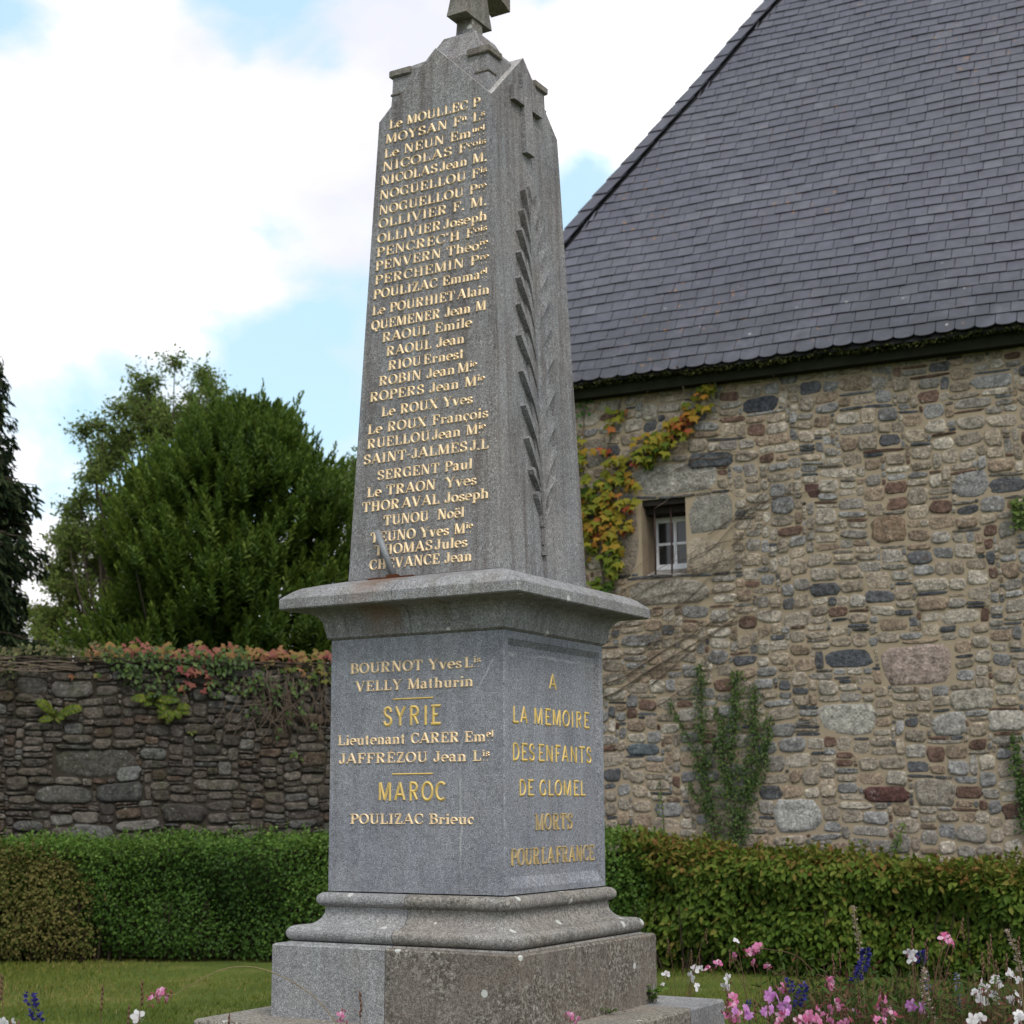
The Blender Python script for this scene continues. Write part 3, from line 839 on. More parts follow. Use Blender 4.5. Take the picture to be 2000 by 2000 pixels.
zv, zp = 3.56, 3.905
bm = loft([(hw(1.102), 1.102), (hw(zv), zv)], .004)
hv, hp = hw(zv), hw(zp)
for q in range(4):                               # four gables, each a roof block running in to the middle
    R_ = Matrix.Rotation(q * PI / 2, 4, 'Z')
    P = [(-hv, -hv, zv), (hv, -hv, zv), (0, -hp, zp), (-.1, 0, zv), (.1, 0, zv), (0, 0, zp)]
    vs = [bm.verts.new(R_ @ Vector((x, y, z + Z0 + .0005))) for x, y, z in P]
    for f in ((0, 1, 2), (1, 4, 5, 2), (0, 2, 5, 3), (3, 5, 4), (0, 3, 4, 1)):
        nf = bm.faces.new([vs[k] for k in f])
        if len(f) == 4 and f[0] != 0 or f == (0, 2, 5, 3): nf.material_index = 1
shaft = bm_obj('shaft', bm, g_shaft, mon)
shaft.data.materials.append(granite('granite_pale', (.40, .385, .375), .1, 0, .1, 30.0))  # gable slopes get a paler granite than the shaft faces
bm = loft([(.315, 3.5), (.302, 3.72), (.300, 3.80), (.300, 3.845), (.286, 3.872), (.226, 3.907), (.172, 3.944), (.141, 4.005), (.104, 4.080), (.056, 4.108), (.054, 4.13)], .006)
capo = bm_obj('cap', bm, g_shaft, mon)
for sx in (-1, 1):
    for sy in (-1, 1):
        mb = MB()

        def cb(u0, u1, v0, v1, z0, z1):
            xs = sorted((sx * u0, sx * u1)); ys = sorted((sy * v0, sy * v1)); mb.box(xs[0], xs[1], ys[0], ys[1], z0 + Z0, z1 + Z0)
        cb(.175, .314, .175, .314, 3.822, 3.862)
        cb(.22, .308, .22, .308, 3.716, 3.732)
        cc_ = mb.mesh('corner_cap')
        bmx = bmesh.new(); bmx.from_mesh(cc_); bmesh.ops.bevel(bmx, geom=bmx.edges[:], offset=.005, segments=2, affect='EDGES'); bmx.to_mesh(cc_); bmx.free()
        obj('corner_cap', cc_, g_cross, capo)


# cross: flared arms, plane parallel to the right-hand face (local y-z)
def cross_outline(cz, L, w0, w1, n=5):
    pts = []
    for q in range(4):
        a = q * PI / 2 - PI / 2
        ax, az = math.cos(a), math.sin(a); bx, bz = -az, ax
        half = [(w0 + (w1 - w0) * ((s_ / n) ** 1.6), w0 + (L - w0) * s_ / n) for s_ in range(0, n + 1)]
        for w, l in half: pts.append((-w * bx + l * ax, -w * bz + l * az))
        for w, l in reversed(half[1:]): pts.append((w * bx + l * ax, w * bz + l * az))
    return [(p[0], p[1] + cz) for p in pts]


bm = loft([(.054, 4.12), (.050, 4.21)], .004)
ol = cross_outline(4.525, .335, .075, .135)
fa = [bm.verts.new((.062, y, z + Z0)) for y, z in ol]; fb = [bm.verts.new((-.062, y, z + Z0)) for y, z in ol]
bm.faces.new(fa); bm.faces.new(list(reversed(fb)))
for k in range(len(ol)): bm.faces.new((fa[k], fb[k], fb[(k + 1) % len(ol)], fa[(k + 1) % len(ol)]))
bm_obj('cross', bm, g_cross, mon)

# relief on the right-hand face: latin cross above a palm branch
bm = bmesh.new()


def rf(u, z, d): return (hw(z) + d, u, z + Z0)


def relief(poly, d0, d1):
    """outline (u,z) raised off the right-hand face: d1 may be a number or one height per corner"""
    d1 = d1 if isinstance(d1, (list, tuple)) else [d1] * len(poly)
    a = [bm.verts.new(rf(u, z, d0)) for u, z in poly]; b_ = [bm.verts.new(rf(u, z, h)) for (u, z), h in zip(poly, d1)]
    bm.faces.new(b_)
    for k in range(len(poly)): bm.faces.new((a[k], a[(k + 1) % len(poly)], b_[(k + 1) % len(poly)], b_[k]))


D = .034; cu = -.012
relief([(cu - .043, 3.345), (cu + .043, 3.345), (cu + .043, 3.80), (cu - .043, 3.80)], -.004, [D * .9, D * .9, D * .6, D * .6])
relief([(cu - .043, 3.605), (cu - .043, 3.69), (cu - .15, 3.685), (cu - .15, 3.605)], -.004, D * .85)
relief([(cu + .043, 3.605), (cu + .15, 3.605), (cu + .15, 3.685), (cu + .043, 3.69)], -.004, D * .85)
bm_obj('relief_cross', bm, g_shaft, shaft)
bm = bmesh.new()
tips = [(1.53, .082), (1.645, .122), (1.80, .152), (1.965, .170), (2.14, .182), (2.325, .190), (2.49, .182), (2.635, .170), (2.775, .158), (2.90, .140), (3.015, .112), (3.135, .085)]
for k, (zt_, wd) in enumerate(tips):
    for s_ in (-1, 1):
        L = .30 if k > 1 else .20
        zi = zt_ - L
        ou = wd - .022
        ux = lambda u: cu + s_ * u
        pg = [(ux(.002), zi), (ux(.022), zi + L * .2), (ux(wd * .34), zt_ - .165 * L / .3), (ux(wd * .60), zt_ - .105 * L / .3), (ux(wd * .90), zt_ - .040), (ux(wd), zt_ - .014), (ux(wd - .010), zt_), (ux(wd - .040), zt_ - .006), (ux(wd * .45), zt_ - .075), (ux(.002), zt_ - L * .5)]
        pg = [(u, max(z, 1.40)) for u, z in pg]
        e_ = .0003 * k
        hh = [q + e_ for q in (.014, .020, .030, .036, .040, .040, .038, .032, .024, .016)]
        hh = [.006 + .55 * q for q in hh] if s_ > 0 else [.004 + .70 * q for q in hh]
        if s_ < 0: pg = pg[::-1]; hh = hh[::-1]
        relief(pg, -.004, hh)
relief([(cu - .02, 1.36), (cu + .02, 1.36), (cu + .085, 2.1), (cu + .085, 2.5), (cu + .03, 3.1), (cu - .03, 3.1), (cu - .085, 2.5), (cu - .085, 2.1)], -.004, .0135)
relief([(cu - .012, 1.27), (cu + .012, 1.27), (cu + .008, 3.2), (cu - .008, 3.2)], -.004, [.008, .008, .020, .020])
relief([(cu - .020, 1.215), (cu + .020, 1.215), (cu + .020, 1.252), (cu - .020, 1.252)], -.004, .020)
relief([(cu, 3.07), (cu + .026, 3.16), (cu, 3.25), (cu - .026, 3.16)], -.004, .028)
bm_obj('palm_branch', bm, g_shaft, shaft)

# flag holder: a grey pipe with a rusty strap on the cornice
fh = obj('flag_holder', None, None, mon)
m_pipe = flat_mat('zinc_pipe', (.21, .22, .235), .6, .4, .2, 40, .2)
m_rust = flat_mat('rust', (.085, .032, .016), .95, .1, .4, 60)
mb = MB(); mb.tube([(-.165, -.445, 2.655), (-.245, -.475, 2.885)], .0165, 10); obj('pipe', mb.mesh('pipe', True), m_pipe, fh)
mb = MB(); mb.box(-.30, -.03, -.478, -.452, 2.640, 2.650); mb.box(-.19, -.13, -.474, -.43, 2.649, 2.662); obj('strap', mb.mesh('strap'), m_rust, fh)

# ------------------------------------------------------------------ lettering
TK, TN = .285, .125


def arc(cx, cy, rx, ry, a0, a1, n=14):
    return [(cx + rx * math.cos(math.radians(a0 + (a1 - a0) * k / n)), cy + ry * math.sin(math.radians(a0 + (a1 - a0) * k / n))) for k in range(n + 1)]


def V1(x, y0, y1): return ('T', [(x, y0), (x, y1)])
def v1(x, y0, y1): return ('t', [(x, y0), (x, y1)])
def h1(y, x0, x1): return ('t', [(x0, y), (x1, y)])
def sf(x, y, w): return ('s', [(x - w, y), (x + w, y)])


LO, HI = .045, .955
G = {
 'A': (.98, [('t', [(.12, LO), (.48, 1)]), ('T', [(.47, 1), (.82, LO)]), h1(.32, .25, .7), sf(.12, LO, .12), sf(.84, LO, .15)]),
 'B': (.86, [V1(.24, 0, 1), ('c', [(.24, HI)] + arc(.45, .745, .23, .21, 90, -90) + [(.24, .535)]), ('c', [(.24, .535)] + arc(.46, .29, .28, .245, 90, -90) + [(.24, LO)]), sf(.18, LO, .14), sf(.18, HI, .14)]),
 'C': (.88, [('c', arc(.5, .5, .37, .455, 48, 312, 22)), v1(.79, .66, .97), v1(.79, .18, .3)]),
 'D': (.95, [V1(.24, 0, 1), ('c', [(.24, HI)] + arc(.44, .5, .38, .455, 90, -90, 18) + [(.24, LO)]), sf(.18, LO, .14), sf(.18, HI, .14)]),
 'E': (.84, [V1(.24, 0, 1), h1(HI, .1, .76), h1(.5, .24, .56), h1(LO, .1, .78), v1(.74, .74, HI), v1(.76, LO, .27), v1(.56, .38, .62)]),
 'F': (.8, [V1(.24, 0, 1), h1(HI, .1, .75), h1(.5, .24, .56), sf(.24, LO, .17), v1(.73, .72, HI), v1(.56, .38, .62)]),
 'G': (.95, [('c', arc(.5, .5, .37, .455, 48, 312, 22)), v1(.78, .66, .97), V1(.76, .08, .45), sf(.74, .45, .17)]),
 'H': (1.0, [V1(.24, 0, 1), V1(.76, 0, 1), h1(.5, .24, .76), sf(.24, LO, .18), sf(.24, HI, .18), sf(.76, LO, .18), sf(.76, HI, .18)]),
 'I': (.5, [V1(.25, 0, 1), sf(.25, LO, .18), sf(.25, HI, .18)]),
 'J': (.64, [V1(.42, .2, 1), ('c', [(.42, .25)] + arc(.25, .24, .17, .2, 0, -170, 10)), ('T', [(.06, .2), (.17, .2)]), sf(.42, HI, .18)]),
 'L': (.8, [V1(.24, 0, 1), h1(LO, .08, .72), v1(.71, LO, .30), sf(.24, HI, .18)]),
 'M': (1.2, [('t', [(.2, LO), (.2, 1)]), ('T', [(.24, 1), (.57, .06)]), ('t', [(.57, .04), (.92, 1)]), V1(.98, 0, 1), sf(.2, LO, .14), sf(.98, LO, .17), sf(.16, HI, .12), sf(1.02, HI, .12)]),
 'N': (1.02, [('t', [(.2, LO), (.2, 1)]), ('T', [(.22, 1), (.78, .03)]), ('t', [(.82, .0), (.82, HI)]), sf(.2, LO, .14), sf(.82, HI, .15), sf(.14, HI, .1)]),
 'O': (.95, [('c', arc(.475, .5, .375, .46, 0, 360, 26))]),
 'P': (.84, [V1(.24, 0, 1), ('c', [(.24, HI)] + arc(.46, .71, .27, .245, 90, -90) + [(.24, .465)]), sf(.24, LO, .18), sf(.18, HI, .14)]),
 'Q': (.95, [('c', arc(.475, .5, .375, .46, 0, 360, 26)), ('T', [(.42, .18), (.62, -.14)]), h1(-.14, .6, .82)]),
 'R': (.96, [V1(.24, 0, 1), ('c', [(.24, HI)] + arc(.46, .73, .26, .225, 90, -90) + [(.24, .505)]), ('T', [(.46, .5), (.72, .06)]), sf(.24, LO, .18), sf(.18, HI, .14), sf(.82, LO, .12)]),
 'S': (.78, [('c', [(.62, .72), (.58, .88)] + arc(.40, .735, .235, .22, 60, 230, 10) + [(.39, .5), (.52, .44)] + arc(.38, .265, .26, .22, 40, -140, 12) + [(.14, .26)]), v1(.64, .68, .97), v1(.12, .03, .32)]),
 'T': (.9, [V1(.45, 0, 1), h1(HI, .08, .82), sf(.45, LO, .18), v1(.09, .70, HI), v1(.81, .70, HI)]),
 'U': (.98, [V1(.24, .28, 1), ('c', [(.24, .35)] + arc(.5, .31, .27, .27, 180, 360, 14) + [(.77, .35)]), v1(.78, .3, 1), sf(.24, HI, .18), sf(.78, HI, .14)]),
 'V': (.96, [('T', [(.14, 1), (.48, .02)]), ('t', [(.48, 0), (.82, 1)]), sf(.14, HI, .15), sf(.82, HI, .13)]),
 'X': (.96, [('T', [(.16, 1), (.78, 0)]), ('t', [(.82, 1), (.14, 0)]), sf(.16, HI, .14), sf(.82, HI, .12), sf(.14, LO, .12), sf(.8, LO, .14)]),
 'Y': (.94, [('T', [(.14, 1), (.46, .45)]), ('t', [(.46, .45), (.8, 1)]), V1(.46, 0, .48), sf(.14, HI, .14), sf(.8, HI, .12), sf(.46, LO, .17)]),
 'Z': (.82, [('T', [(.62, .95), (.18, .05)]), h1(HI, .12, .7), h1(LO, .1, .74), v1(.13, .7, HI), v1(.73, LO, .3)]),
 'a': (.68, [V1(.44, 0, .5), ('c', [(.44, .45)] + arc(.28, .47, .16, .18, 20, 160, 8)), ('c', [(.44, .38), (.25, .36)] + arc(.25, .19, .15, .17, 110, 290, 10) + [(.4, .1)]), h1(LO, .4, .64)]),
 'b': (.7, []),
 'c': (.6, [('c', arc(.34, .33, .24, .3, 45, 315, 16)), v1(.5, .44, .6)]),
 'e': (.66, [('c', arc(.34, .33, .25, .3, 0, 310, 18)), h1(.34, .12, .58)]),
 'h': (.82, [V1(.2, 0, 1), ('c', [(.22, .45)] + arc(.42, .42, .19, .21, 150, 0, 10)), V1(.61, 0, .45), sf(.2, LO, .15), sf(.61, LO, .15), sf(.15, HI, .1)]),
 'i': (.42, [V1(.21, 0, .66), sf(.21, LO, .16), sf(.15, .62, .1), ('T', [(.21, .83), (.21, 1.0)])]),
 'l': (.42, [V1(.21, 0, 1), sf(.21, LO, .16), sf(.15, HI, .1)]),
 'm': (1.18, [V1(.2, 0, .66), ('c', [(.22, .45)] + arc(.4, .42, .18, .21, 150, 0, 10)), V1(.58, 0, .45), ('c', [(.6, .45)] + arc(.78, .42, .18, .21, 150, 0, 10)), V1(.96, 0, .45), sf(.2, LO, .14), sf(.58, LO, .13), sf(.96, LO, .14), sf(.13, .62, .1)]),
 'n': (.8, [V1(.2, 0, .66), ('c', [(.22, .45)] + arc(.41, .42, .18, .21, 150, 0, 10)), V1(.59, 0, .45), sf(.2, LO, .15), sf(.6, LO, .15), sf(.13, .62, .1)]),
 'o': (.7, [('c', arc(.35, .33, .26, .3, 0, 360, 20))]),
 'p': (.76, [V1(.2, -.3, .66), ('c', [(.2, .58)] + arc(.4, .33, .24, .29, 110, -110, 14) + [(.2, .1)]), sf(.2, -.28, .15), sf(.13, .62, .1)]),
 'r': (.6, [V1(.2, 0, .66), ('c', [(.22, .42), (.32, .58), (.45, .6)]), ('T', [(.48, .46), (.48, .62)]), sf(.2, LO, .16), sf(.13, .62, .1)]),
 's': (.58, [('c', [(.46, .48), (.42, .58)] + arc(.3, .48, .16, .14, 60, 230, 8) + [(.3, .33), (.38, .29)] + arc(.28, .18, .19, .15, 40, -140, 10) + [(.1, .18)])]),
 't': (.52, [V1(.22, .12, .9), h1(.62, .06, .42), ('c', [(.22, .16)] + arc(.34, .13, .11, .11, 190, 320, 8))]),
 'u': (.82, [V1(.2, .2, .66), ('c', [(.2, .24)] + arc(.4, .22, .19, .2, 180, 350, 12)), V1(.6, 0, .66), sf(.14, .62, .1), sf(.54, .62, .1), sf(.66, LO, .1)]),
 'v': (.72, [('T', [(.12, .66), (.36, .02)]), ('t', [(.36, 0), (.6, .66)]), sf(.12, .62, .13), sf(.6, .62, .11)]),
 'y': (.72, []),
 '.': (.3, [('T', [(.13, .0), (.13, .17)])]), '-': (.42, [('t', [(.06, .42), (.36, .42)])]), "'": (.3, [('T', [(.15, .74), (.13, 1.0)])]), ' ': (.42, []),
 '_': (.14, []),
}
for ch, base, acc in (('é', 'e', [('t', [(.3, .78), (.46, 1.0)])]), ('ë', 'e', [('T', [(.2, .8), (.2, .95)]), ('T', [(.48, .8), (.48, .95)])]), ('ç', 'c', [('t', [(.34, .04), (.36, -.12), (.26, -.2)])]),
                      ('É', 'E', [('t', [(.38, 1.08), (.58, 1.28)])])):
    G[ch] = (G[base][0], G[base][1] + acc)


def text_mesh(name, text, place, u0, u1, z, cap, serif=True, d=.0, squash=1.0, adv=1.0):
    """strokes with a raised middle line, laid by place(u, z, d); the line is stretched to fill u0..u1"""
    x = 0.0; sup = False; items = []
    for ch in text:
        if ch == '^': sup = not sup; continue
        w, st = G[ch]
        k = .62 if sup else 1.0; dy = .44 if sup else 0.0
        if not serif: w = w * .80
        items.append((x, k, dy, st, 1.0 if serif else .80))
        if sup:
            items.append((x, k, -.02 if False else 0, [('d', [(w / 2, .06), (w / 2, .2)])], 1.0))
        x += (w * k + (.02 if serif else .06)) * adv
    kx = (u1 - u0) / x
    V = []; F = []
    for (ox, k, dy, st, wx) in items:
        for kind, pts in st:
            if not serif and kind == 's': continue
            if not serif and kind == 't' and len(pts) == 2 and abs(pts[0][0] - pts[1][0]) < .01 and abs(pts[0][1] - pts[1][1]) < .42: continue
            P = [(u0 + (ox + px * k * wx) * kx, z + (py * k + dy) * cap) for px, py in pts]
            n = len(P); base = len(V)
            for i in range(n):
                a, b_ = P[max(i - 1, 0)], P[min(i + 1, n - 1)]
                tx, tz = b_[0] - a[0], b_[1] - a[1]; L = math.hypot(tx, tz) or 1
                tx, tz = tx / L, tz / L
                if not serif: w = .165
                elif kind == 'T': w = TK
                elif kind in 't': w = TN
                elif kind == 's': w = .10
                elif kind == 'd': w = .13
                else: w = TN + (TK * 1.02 - TN) * abs(tz) ** 1.7
                w = w * cap * k * .5
                if k < 1 and serif: w *= 1.15
                x_, z_ = P[i]
                V += [place(x_ - tz * w, z_ + tx * w, .0012 + d), place(x_, z_, .0055 + d), place(x_ + tz * w, z_ - tx * w, .0012 + d)]
            for i in range(n - 1):
                o_ = base + 3 * i
                F += [(o_, o_ + 1, o_ + 4, o_ + 3), (o_ + 1, o_ + 2, o_ + 5, o_ + 4)]
    me = bpy.data.meshes.new(name); me.from_pydata(V, [], F); me.update()
    return me


def gold(name, c0, c1, worn):
    m, t, b, o = material(name, .42, .5)
    v = coords(t); n_ = noise(t, v, 90, 4, .7); n2_ = noise(t, v, 22, 5, .65)
    c = mixc(t, n_, c0, c1)
    c = mixc(t, ramp(t, n2_, [(.52 - .15 * worn, 0.0), (.74, min(1, worn * 1.5))]), c, (.20, .185, .16))
    t.links.new(c, b.inputs['Base Color']); b.inputs['Metallic'].default_value = .15
    return m


m_gpale = gold('gilding_pale', (.78, .55, .31), (.97, .75, .47), .35)
m_gold = gold('gilding', (.58, .38, .09), (.86, .62, .20), .35)
m_gworn = gold('gilding_worn', (.42, .28, .09), (.66, .46, .18), .9)
left_sh = lambda u, z, d: (u, -(hw(z) + d), z + Z0)
left_die = lambda u, z, d: (u, -(.5 + d), z + Z0)
right_die = lambda u, z, d: (.5 - dp + d, u, z + Z0)
NAMES = [("Le MOULLEC P", -.283, .287, 3.508), ("MOYSAN F^n^ L^s^", -.304, .316, 3.428), ("Le NEUN Em^uel^", -.31, .318, 3.348), ("NICOLAS F^çois^", -.318, .325, 3.273),
         ("NICOLAS_Jean M.", -.325, .334, 3.198), ("NOGUELLOU F^is^", -.33, .334, 3.117), ("NOGUELLOU P^re^", -.331, .332, 3.033), ("OLLIVIER F. M.", -.329, .337, 2.959),
         ("OLLIVIER_Joseph", -.334, .341, 2.878), ("PENCREC'H F^ois^", -.338, .342, 2.802), ("PENVERN Théo^re^", -.342, .347, 2.727), ("PERCHEMIN P^re^", -.344, .354, 2.650),
         ("POULIZAC Emma^el^", -.348, .348, 2.572), ("Le POURHIET_Alain", -.352, .362, 2.485), ("QUEMENER Jean M", -.352, .345, 2.404), ("RAOUL Emile", -.284, .263, 2.330),
         ("RAOUL Jean", -.256, .222, 2.251), ("RIOU_Ernest", -.241, .222, 2.173), ("ROBIN Jean_M^ie^", -.295, .296, 2.098), ("ROPERS Jean M^ie^", -.35, .343, 2.020),
         ("Le ROUX Yves", -.273, .277, 1.934), ("Le ROUX François", -.355, .368, 1.850), ("RUELLOU_Jean M^ie^", -.356, .353, 1.774), ("SAINT-JALMES_J.L", -.374, .375, 1.693),
         ("SERGENT Paul", -.285, .284, 1.603), ("Le TRAON  Yves", -.346, .309, 1.521), ("THOR_AVAL Joseph", -.373, .38, 1.446), ("TUNOU  Noël", -.238, .243, 1.366),
         ("TEUNO Yves M^ie^", -.314, .291, 1.285), ("THOMAS_Jules", -.288, .263, 1.218), ("CHEVANCE Jean", -.315, .29, 1.147)]
for tx, a, b_, z in NAMES:
    obj('inscription_line', text_mesh('inscription_line', tx, left_sh, a, b_, z, .0515), m_gpale, shaft)
for tx, a, b_, z, cap, ser, mt in (("BOURNOT Yves_L^is^", -.383, .375, .629, .051, True, m_gpale), ("VELLY Mathurin", -.348, .335, .541, .050, True, m_gpale), ("SYRIE", -.185, .163, .369, .092, False, m_gold),
                                   ("Lieutenant CARER Em^el^", -.452, .445, .2825, .049, True, m_gpale), ("JAFFRÉZOU Jean L^is^", -.442, .423, .1935, .049, True, m_gpale), ("MAROC", -.211, .189, .014, .087, False, m_gold),
                                   ("POULIZAC Brieuc", -.371, .338, -.095, .048, True, m_gpale)):
    obj('inscription_line', text_mesh('inscription_line', tx, left_die, a, b_, z, cap, ser), mt, die)
for z in (.4965, .1395):
    mb = MB(); mb.add([left_die(-.124, z - .004, .001), left_die(.109, z - .004, .001), left_die(.109, z, .004), left_die(-.124, z, .004), left_die(.109, z + .004, .001), left_die(-.124, z + .004, .001)], [(0, 1, 2, 3), (3, 2, 4, 5)])
    obj('gilded_rule', mb.mesh('gilded_rule'), m_gold, die)
SH = .045                     # the panel is sunk, so what stands on it shows a little to the left
for tx, a, b_, z, cap, ser, mt in (("A", -.079, .018, .548, .078, False, m_gold), ("LA MEMOIRE", -.433, .355, .372, .080, False, m_gold), ("DES_ENFANTS", -.439, .373, .197, .081, False, m_gold),
                                   ("DE GLOMEL", -.378, .304, .034, .075, False, m_gold), ("MORTS", -.227, .158, -.128, .078, True, m_gworn), ("POUR_LA_FRANCE", -.452, .382, -.286, .078, True, m_gworn)):
    obj('inscription_line', text_mesh('inscription_line', tx, right_die, a + SH, b_ + SH, z, cap, ser), mt, die)

# ------------------------------------------------------------------ hedges
m_twig = flat_mat('hedge_twigs', (.035, .026, .018), .95, .1, .5, 25)


def along(line, s):
    P = np.array(line); L = np.linalg.norm(np.diff(P, axis=0), axis=1); c = np.concatenate([[0], np.cumsum(L)])
    x = np.interp(s, c, P[:, 0]); y = np.interp(s, c, P[:, 1])
    k = np.clip(np.searchsorted(c, s, 'right') - 1, 0, len(L) - 1); d = (np.diff(P, axis=0) / L[:, None])[k]
    return np.stack([x, y], 1), np.stack([d[:, 1], -d[:, 0]], 1), c[-1]       # point, outward normal (towards the camera)


def hedge(name, label, cat, line, hfun, depth, n, tmpl, size, mat, seed, lump=.09, topfrac=.3, topup=.25, droop=.3, shoots=0, base=.06, toptint=.25, ragged=.05, group=None, endfade=0):
    tot = along(line, np.array([0.0]))[2]
    g = np.random.default_rng(seed)
    s = g.random(n) * tot; xy, on, _ = along(line, s); h = hfun(xy[:, 0])
    top = g.random(n) < topfrac
    z = base + (h - base) * g.random(n) ** .9
    d3 = np.stack([s, z * 1.0, np.full(n, seed)], 1)
    out = lump * wave(d3, seed, 3.2) + lump * .55 * wave(d3, seed + 1, 8.5) - .30 * g.random(n) ** 1.9 - .13 * np.clip((z / h - .82) / .18, 0, 1) ** 2 - .10 * np.clip((.22 - z) / .2, 0, 1)
    dd = g.random(n) * depth
    zt = h + ragged * 1.2 * wave(np.stack([s, dd, np.full(n, 2.0)], 1), seed + 2, 5) + g.normal(0, ragged * .5, n) - .07 * g.random(n)
    zt = zt - .12 * np.clip(1 - dd / .14, 0, 1) ** 2
    pos = np.stack([np.where(top, xy[:, 0] - on[:, 0] * dd, xy[:, 0] + on[:, 0] * out), np.where(top, xy[:, 1] - on[:, 1] * dd, xy[:, 1] + on[:, 1] * out), np.where(top, zt, z)], 1)
    nz = np.where(top, 1.0, .35); nn = np.stack([on[:, 0] * np.where(top, .3, 1), on[:, 1] * np.where(top, .3, 1), nz], 1)
    zd = nrm(nn) + g.normal(0, .42, (n, 3))
    yd = np.stack([on[:, 0] * .5, on[:, 1] * .5, np.where(top, topup, -droop)], 1) + g.normal(0, .6, (n, 3))
    rn = np.clip(.42 + .20 * wave(d3, seed + 4, 2.2) + .08 * wave(d3, seed + 6, 9) + g.normal(0, .17, n) + toptint * np.where(top, .8, np.clip((z / h - .78) / .22, 0, 1)), 0, 1)
    if endfade:                                    # thins out into its neighbour at the far end
        kp = g.random(n) < np.clip((tot - s) / endfade + .35 * wave(d3, seed + 7, 5), 0, 1)
        pos, yd, zd, rn = pos[kp], yd[kp], zd[kp], rn[kp]; n = len(pos)
    hd = thing(name, label, cat, (float(np.mean([p[0] for p in line])), float(np.mean([p[1] for p in line])), 0), group=group)
    loc = np.array(hd.location)
    leaves('foliage', tmpl, pos - loc, yd, zd, size * g.uniform(.65, 1.25, n), mat, hd, rn)
    if shoots:                                     # stray shoots that have outgrown the last clipping
        sp = g.random(shoots) * tot; q0, o0, _ = along(line, sp); dp_ = g.random(shoots) ** 1.6 * depth * .8
        b0 = np.stack([q0[:, 0] - o0[:, 0] * dp_, q0[:, 1] - o0[:, 1] * dp_, hfun(q0[:, 0]) - .04], 1); lg = g.uniform(.05, .17, shoots); dr = np.stack([g.normal(0, .28, shoots), g.normal(0, .28, shoots), np.ones(shoots)], 1)
        m = 11; fq = np.tile(np.linspace(.1, 1, m), shoots)
        P2 = np.repeat(b0, m, 0) + np.repeat(dr * lg[:, None], m, 0) * fq[:, None]
        leaves('foliage', tmpl, P2 - loc, g.normal(0, 1, P2.shape) + [0, 0, .5], g.normal(0, .6, P2.shape) + [0, 0, .8], size * g.uniform(.5, .95, len(P2)), mat, hd, np.clip(g.normal(.72, .15, len(P2)), 0, 1))
    tw = MB()
    ss = np.linspace(0, tot, 14); q, o_, _ = along(line, ss); hh = hfun(q[:, 0])
    for k in range(13):
        a0 = q[k] - o_[k] * .32; a1 = q[k + 1] - o_[k + 1] * .32; b0 = q[k] - o_[k] * (depth - .05); b1 = q[k + 1] - o_[k + 1] * (depth - .05)
        z0, z1 = hh[k] - .15, hh[k + 1] - .15
        V = [(*a0, .05), (*a1, .05), (*b1, .05), (*b0, .05), (*a0, z0), (*a1, z1), (*b1, z1), (*b0, z0)]
        tw.add([tuple(np.array(p) - loc) for p in V], [(0, 1, 5, 4), (1, 2, 6, 5), (2, 3, 7, 6), (3, 0, 4, 7), (4, 5, 6, 7)])
    for k in range(60):
        s_ = g.random() * tot; p, o2, _ = along(line, np.array([s_])); p = p[0] - o2[0] * g.uniform(.02, .2)
        top_ = p + g.normal(0, .12, 2)
        tw.tube([np.array([*p, 0]) - loc, np.array([*(p * .5 + top_ * .5 + g.normal(0, .03, 2)), .25]) - loc, np.array([*top_, .6]) - loc], [.012, .009, .005], 5)
    obj('twigs', tw.mesh('twigs'), m_twig, hd)
    return hd


m_privet = leaf_mat('privet_leaf', [(0, (.022, .052, .009)), (.4, (.050, .106, .015)), (.7, (.088, .160, .024)), (1, (.16, .245, .05))], .3, .42, .4)
m_hornb = leaf_mat('hornbeam_leaf', [(0, (.032, .064, .009)), (.4, (.070, .120, .015)), (.68, (.12, .165, .024)), (.88, (.19, .155, .035)), (1, (.20, .11, .035))], .3, .5, .3)
m_dry = leaf_mat('dry_leaf', [(0, (.045, .060, .013)), (.32, (.082, .098, .022)), (.62, (.145, .122, .040)), (1, (.125, .100, .038))], .25, .6, .2)
hedge('privet_hedge', 'clipped dark green small-leaved hedge running behind the monument below the dark wall', 'hedge', [(-7.2, 16.75), (-2.4, 16.55), (.1, 16.2), (1.25, 15.72)],
      lambda x: np.interp(x, [-7, -5.3, -2, 1.2], [1.14, 1.15, 1.24, 1.22]), .85, 62000, LEAF4W, .042, m_privet, 31, lump=.16, topfrac=.27, toptint=.34, ragged=.07, shoots=190)
hedge('hornbeam_hedge', 'large-leaved green hedge with bronze tinted top in front of the stone building', 'hedge', [(1.0, 15.82), (2.3, 15.16), (4.31, 14.16), (6.4, 13.1)],
      lambda x: np.interp(x, [1.0, 1.4, 4.4, 6], [1.19, 1.13, .97, .93]), .8, 29000, LEAF6, .075, m_hornb, 41, lump=.14, topfrac=.25, toptint=.34, droop=.7, ragged=.06, shoots=90)
hedge('dry_shrub', 'half-withered brownish shrub at the left end of the dark green hedge', 'shrub', [(-7.0, 16.62), (-5.0, 16.56), (-4.05, 16.60)],
      lambda x: np.interp(x, [-7, -5.35, -5.2, -4.85, -4.5, -4.05], [1.0, 1.06, 1.15, 1.13, 1.0, .6]), .5, 20000, LEAF4W, .042, m_dry, 51, lump=.12, topfrac=.22, toptint=.1, ragged=.07, shoots=60, endfade=.8)

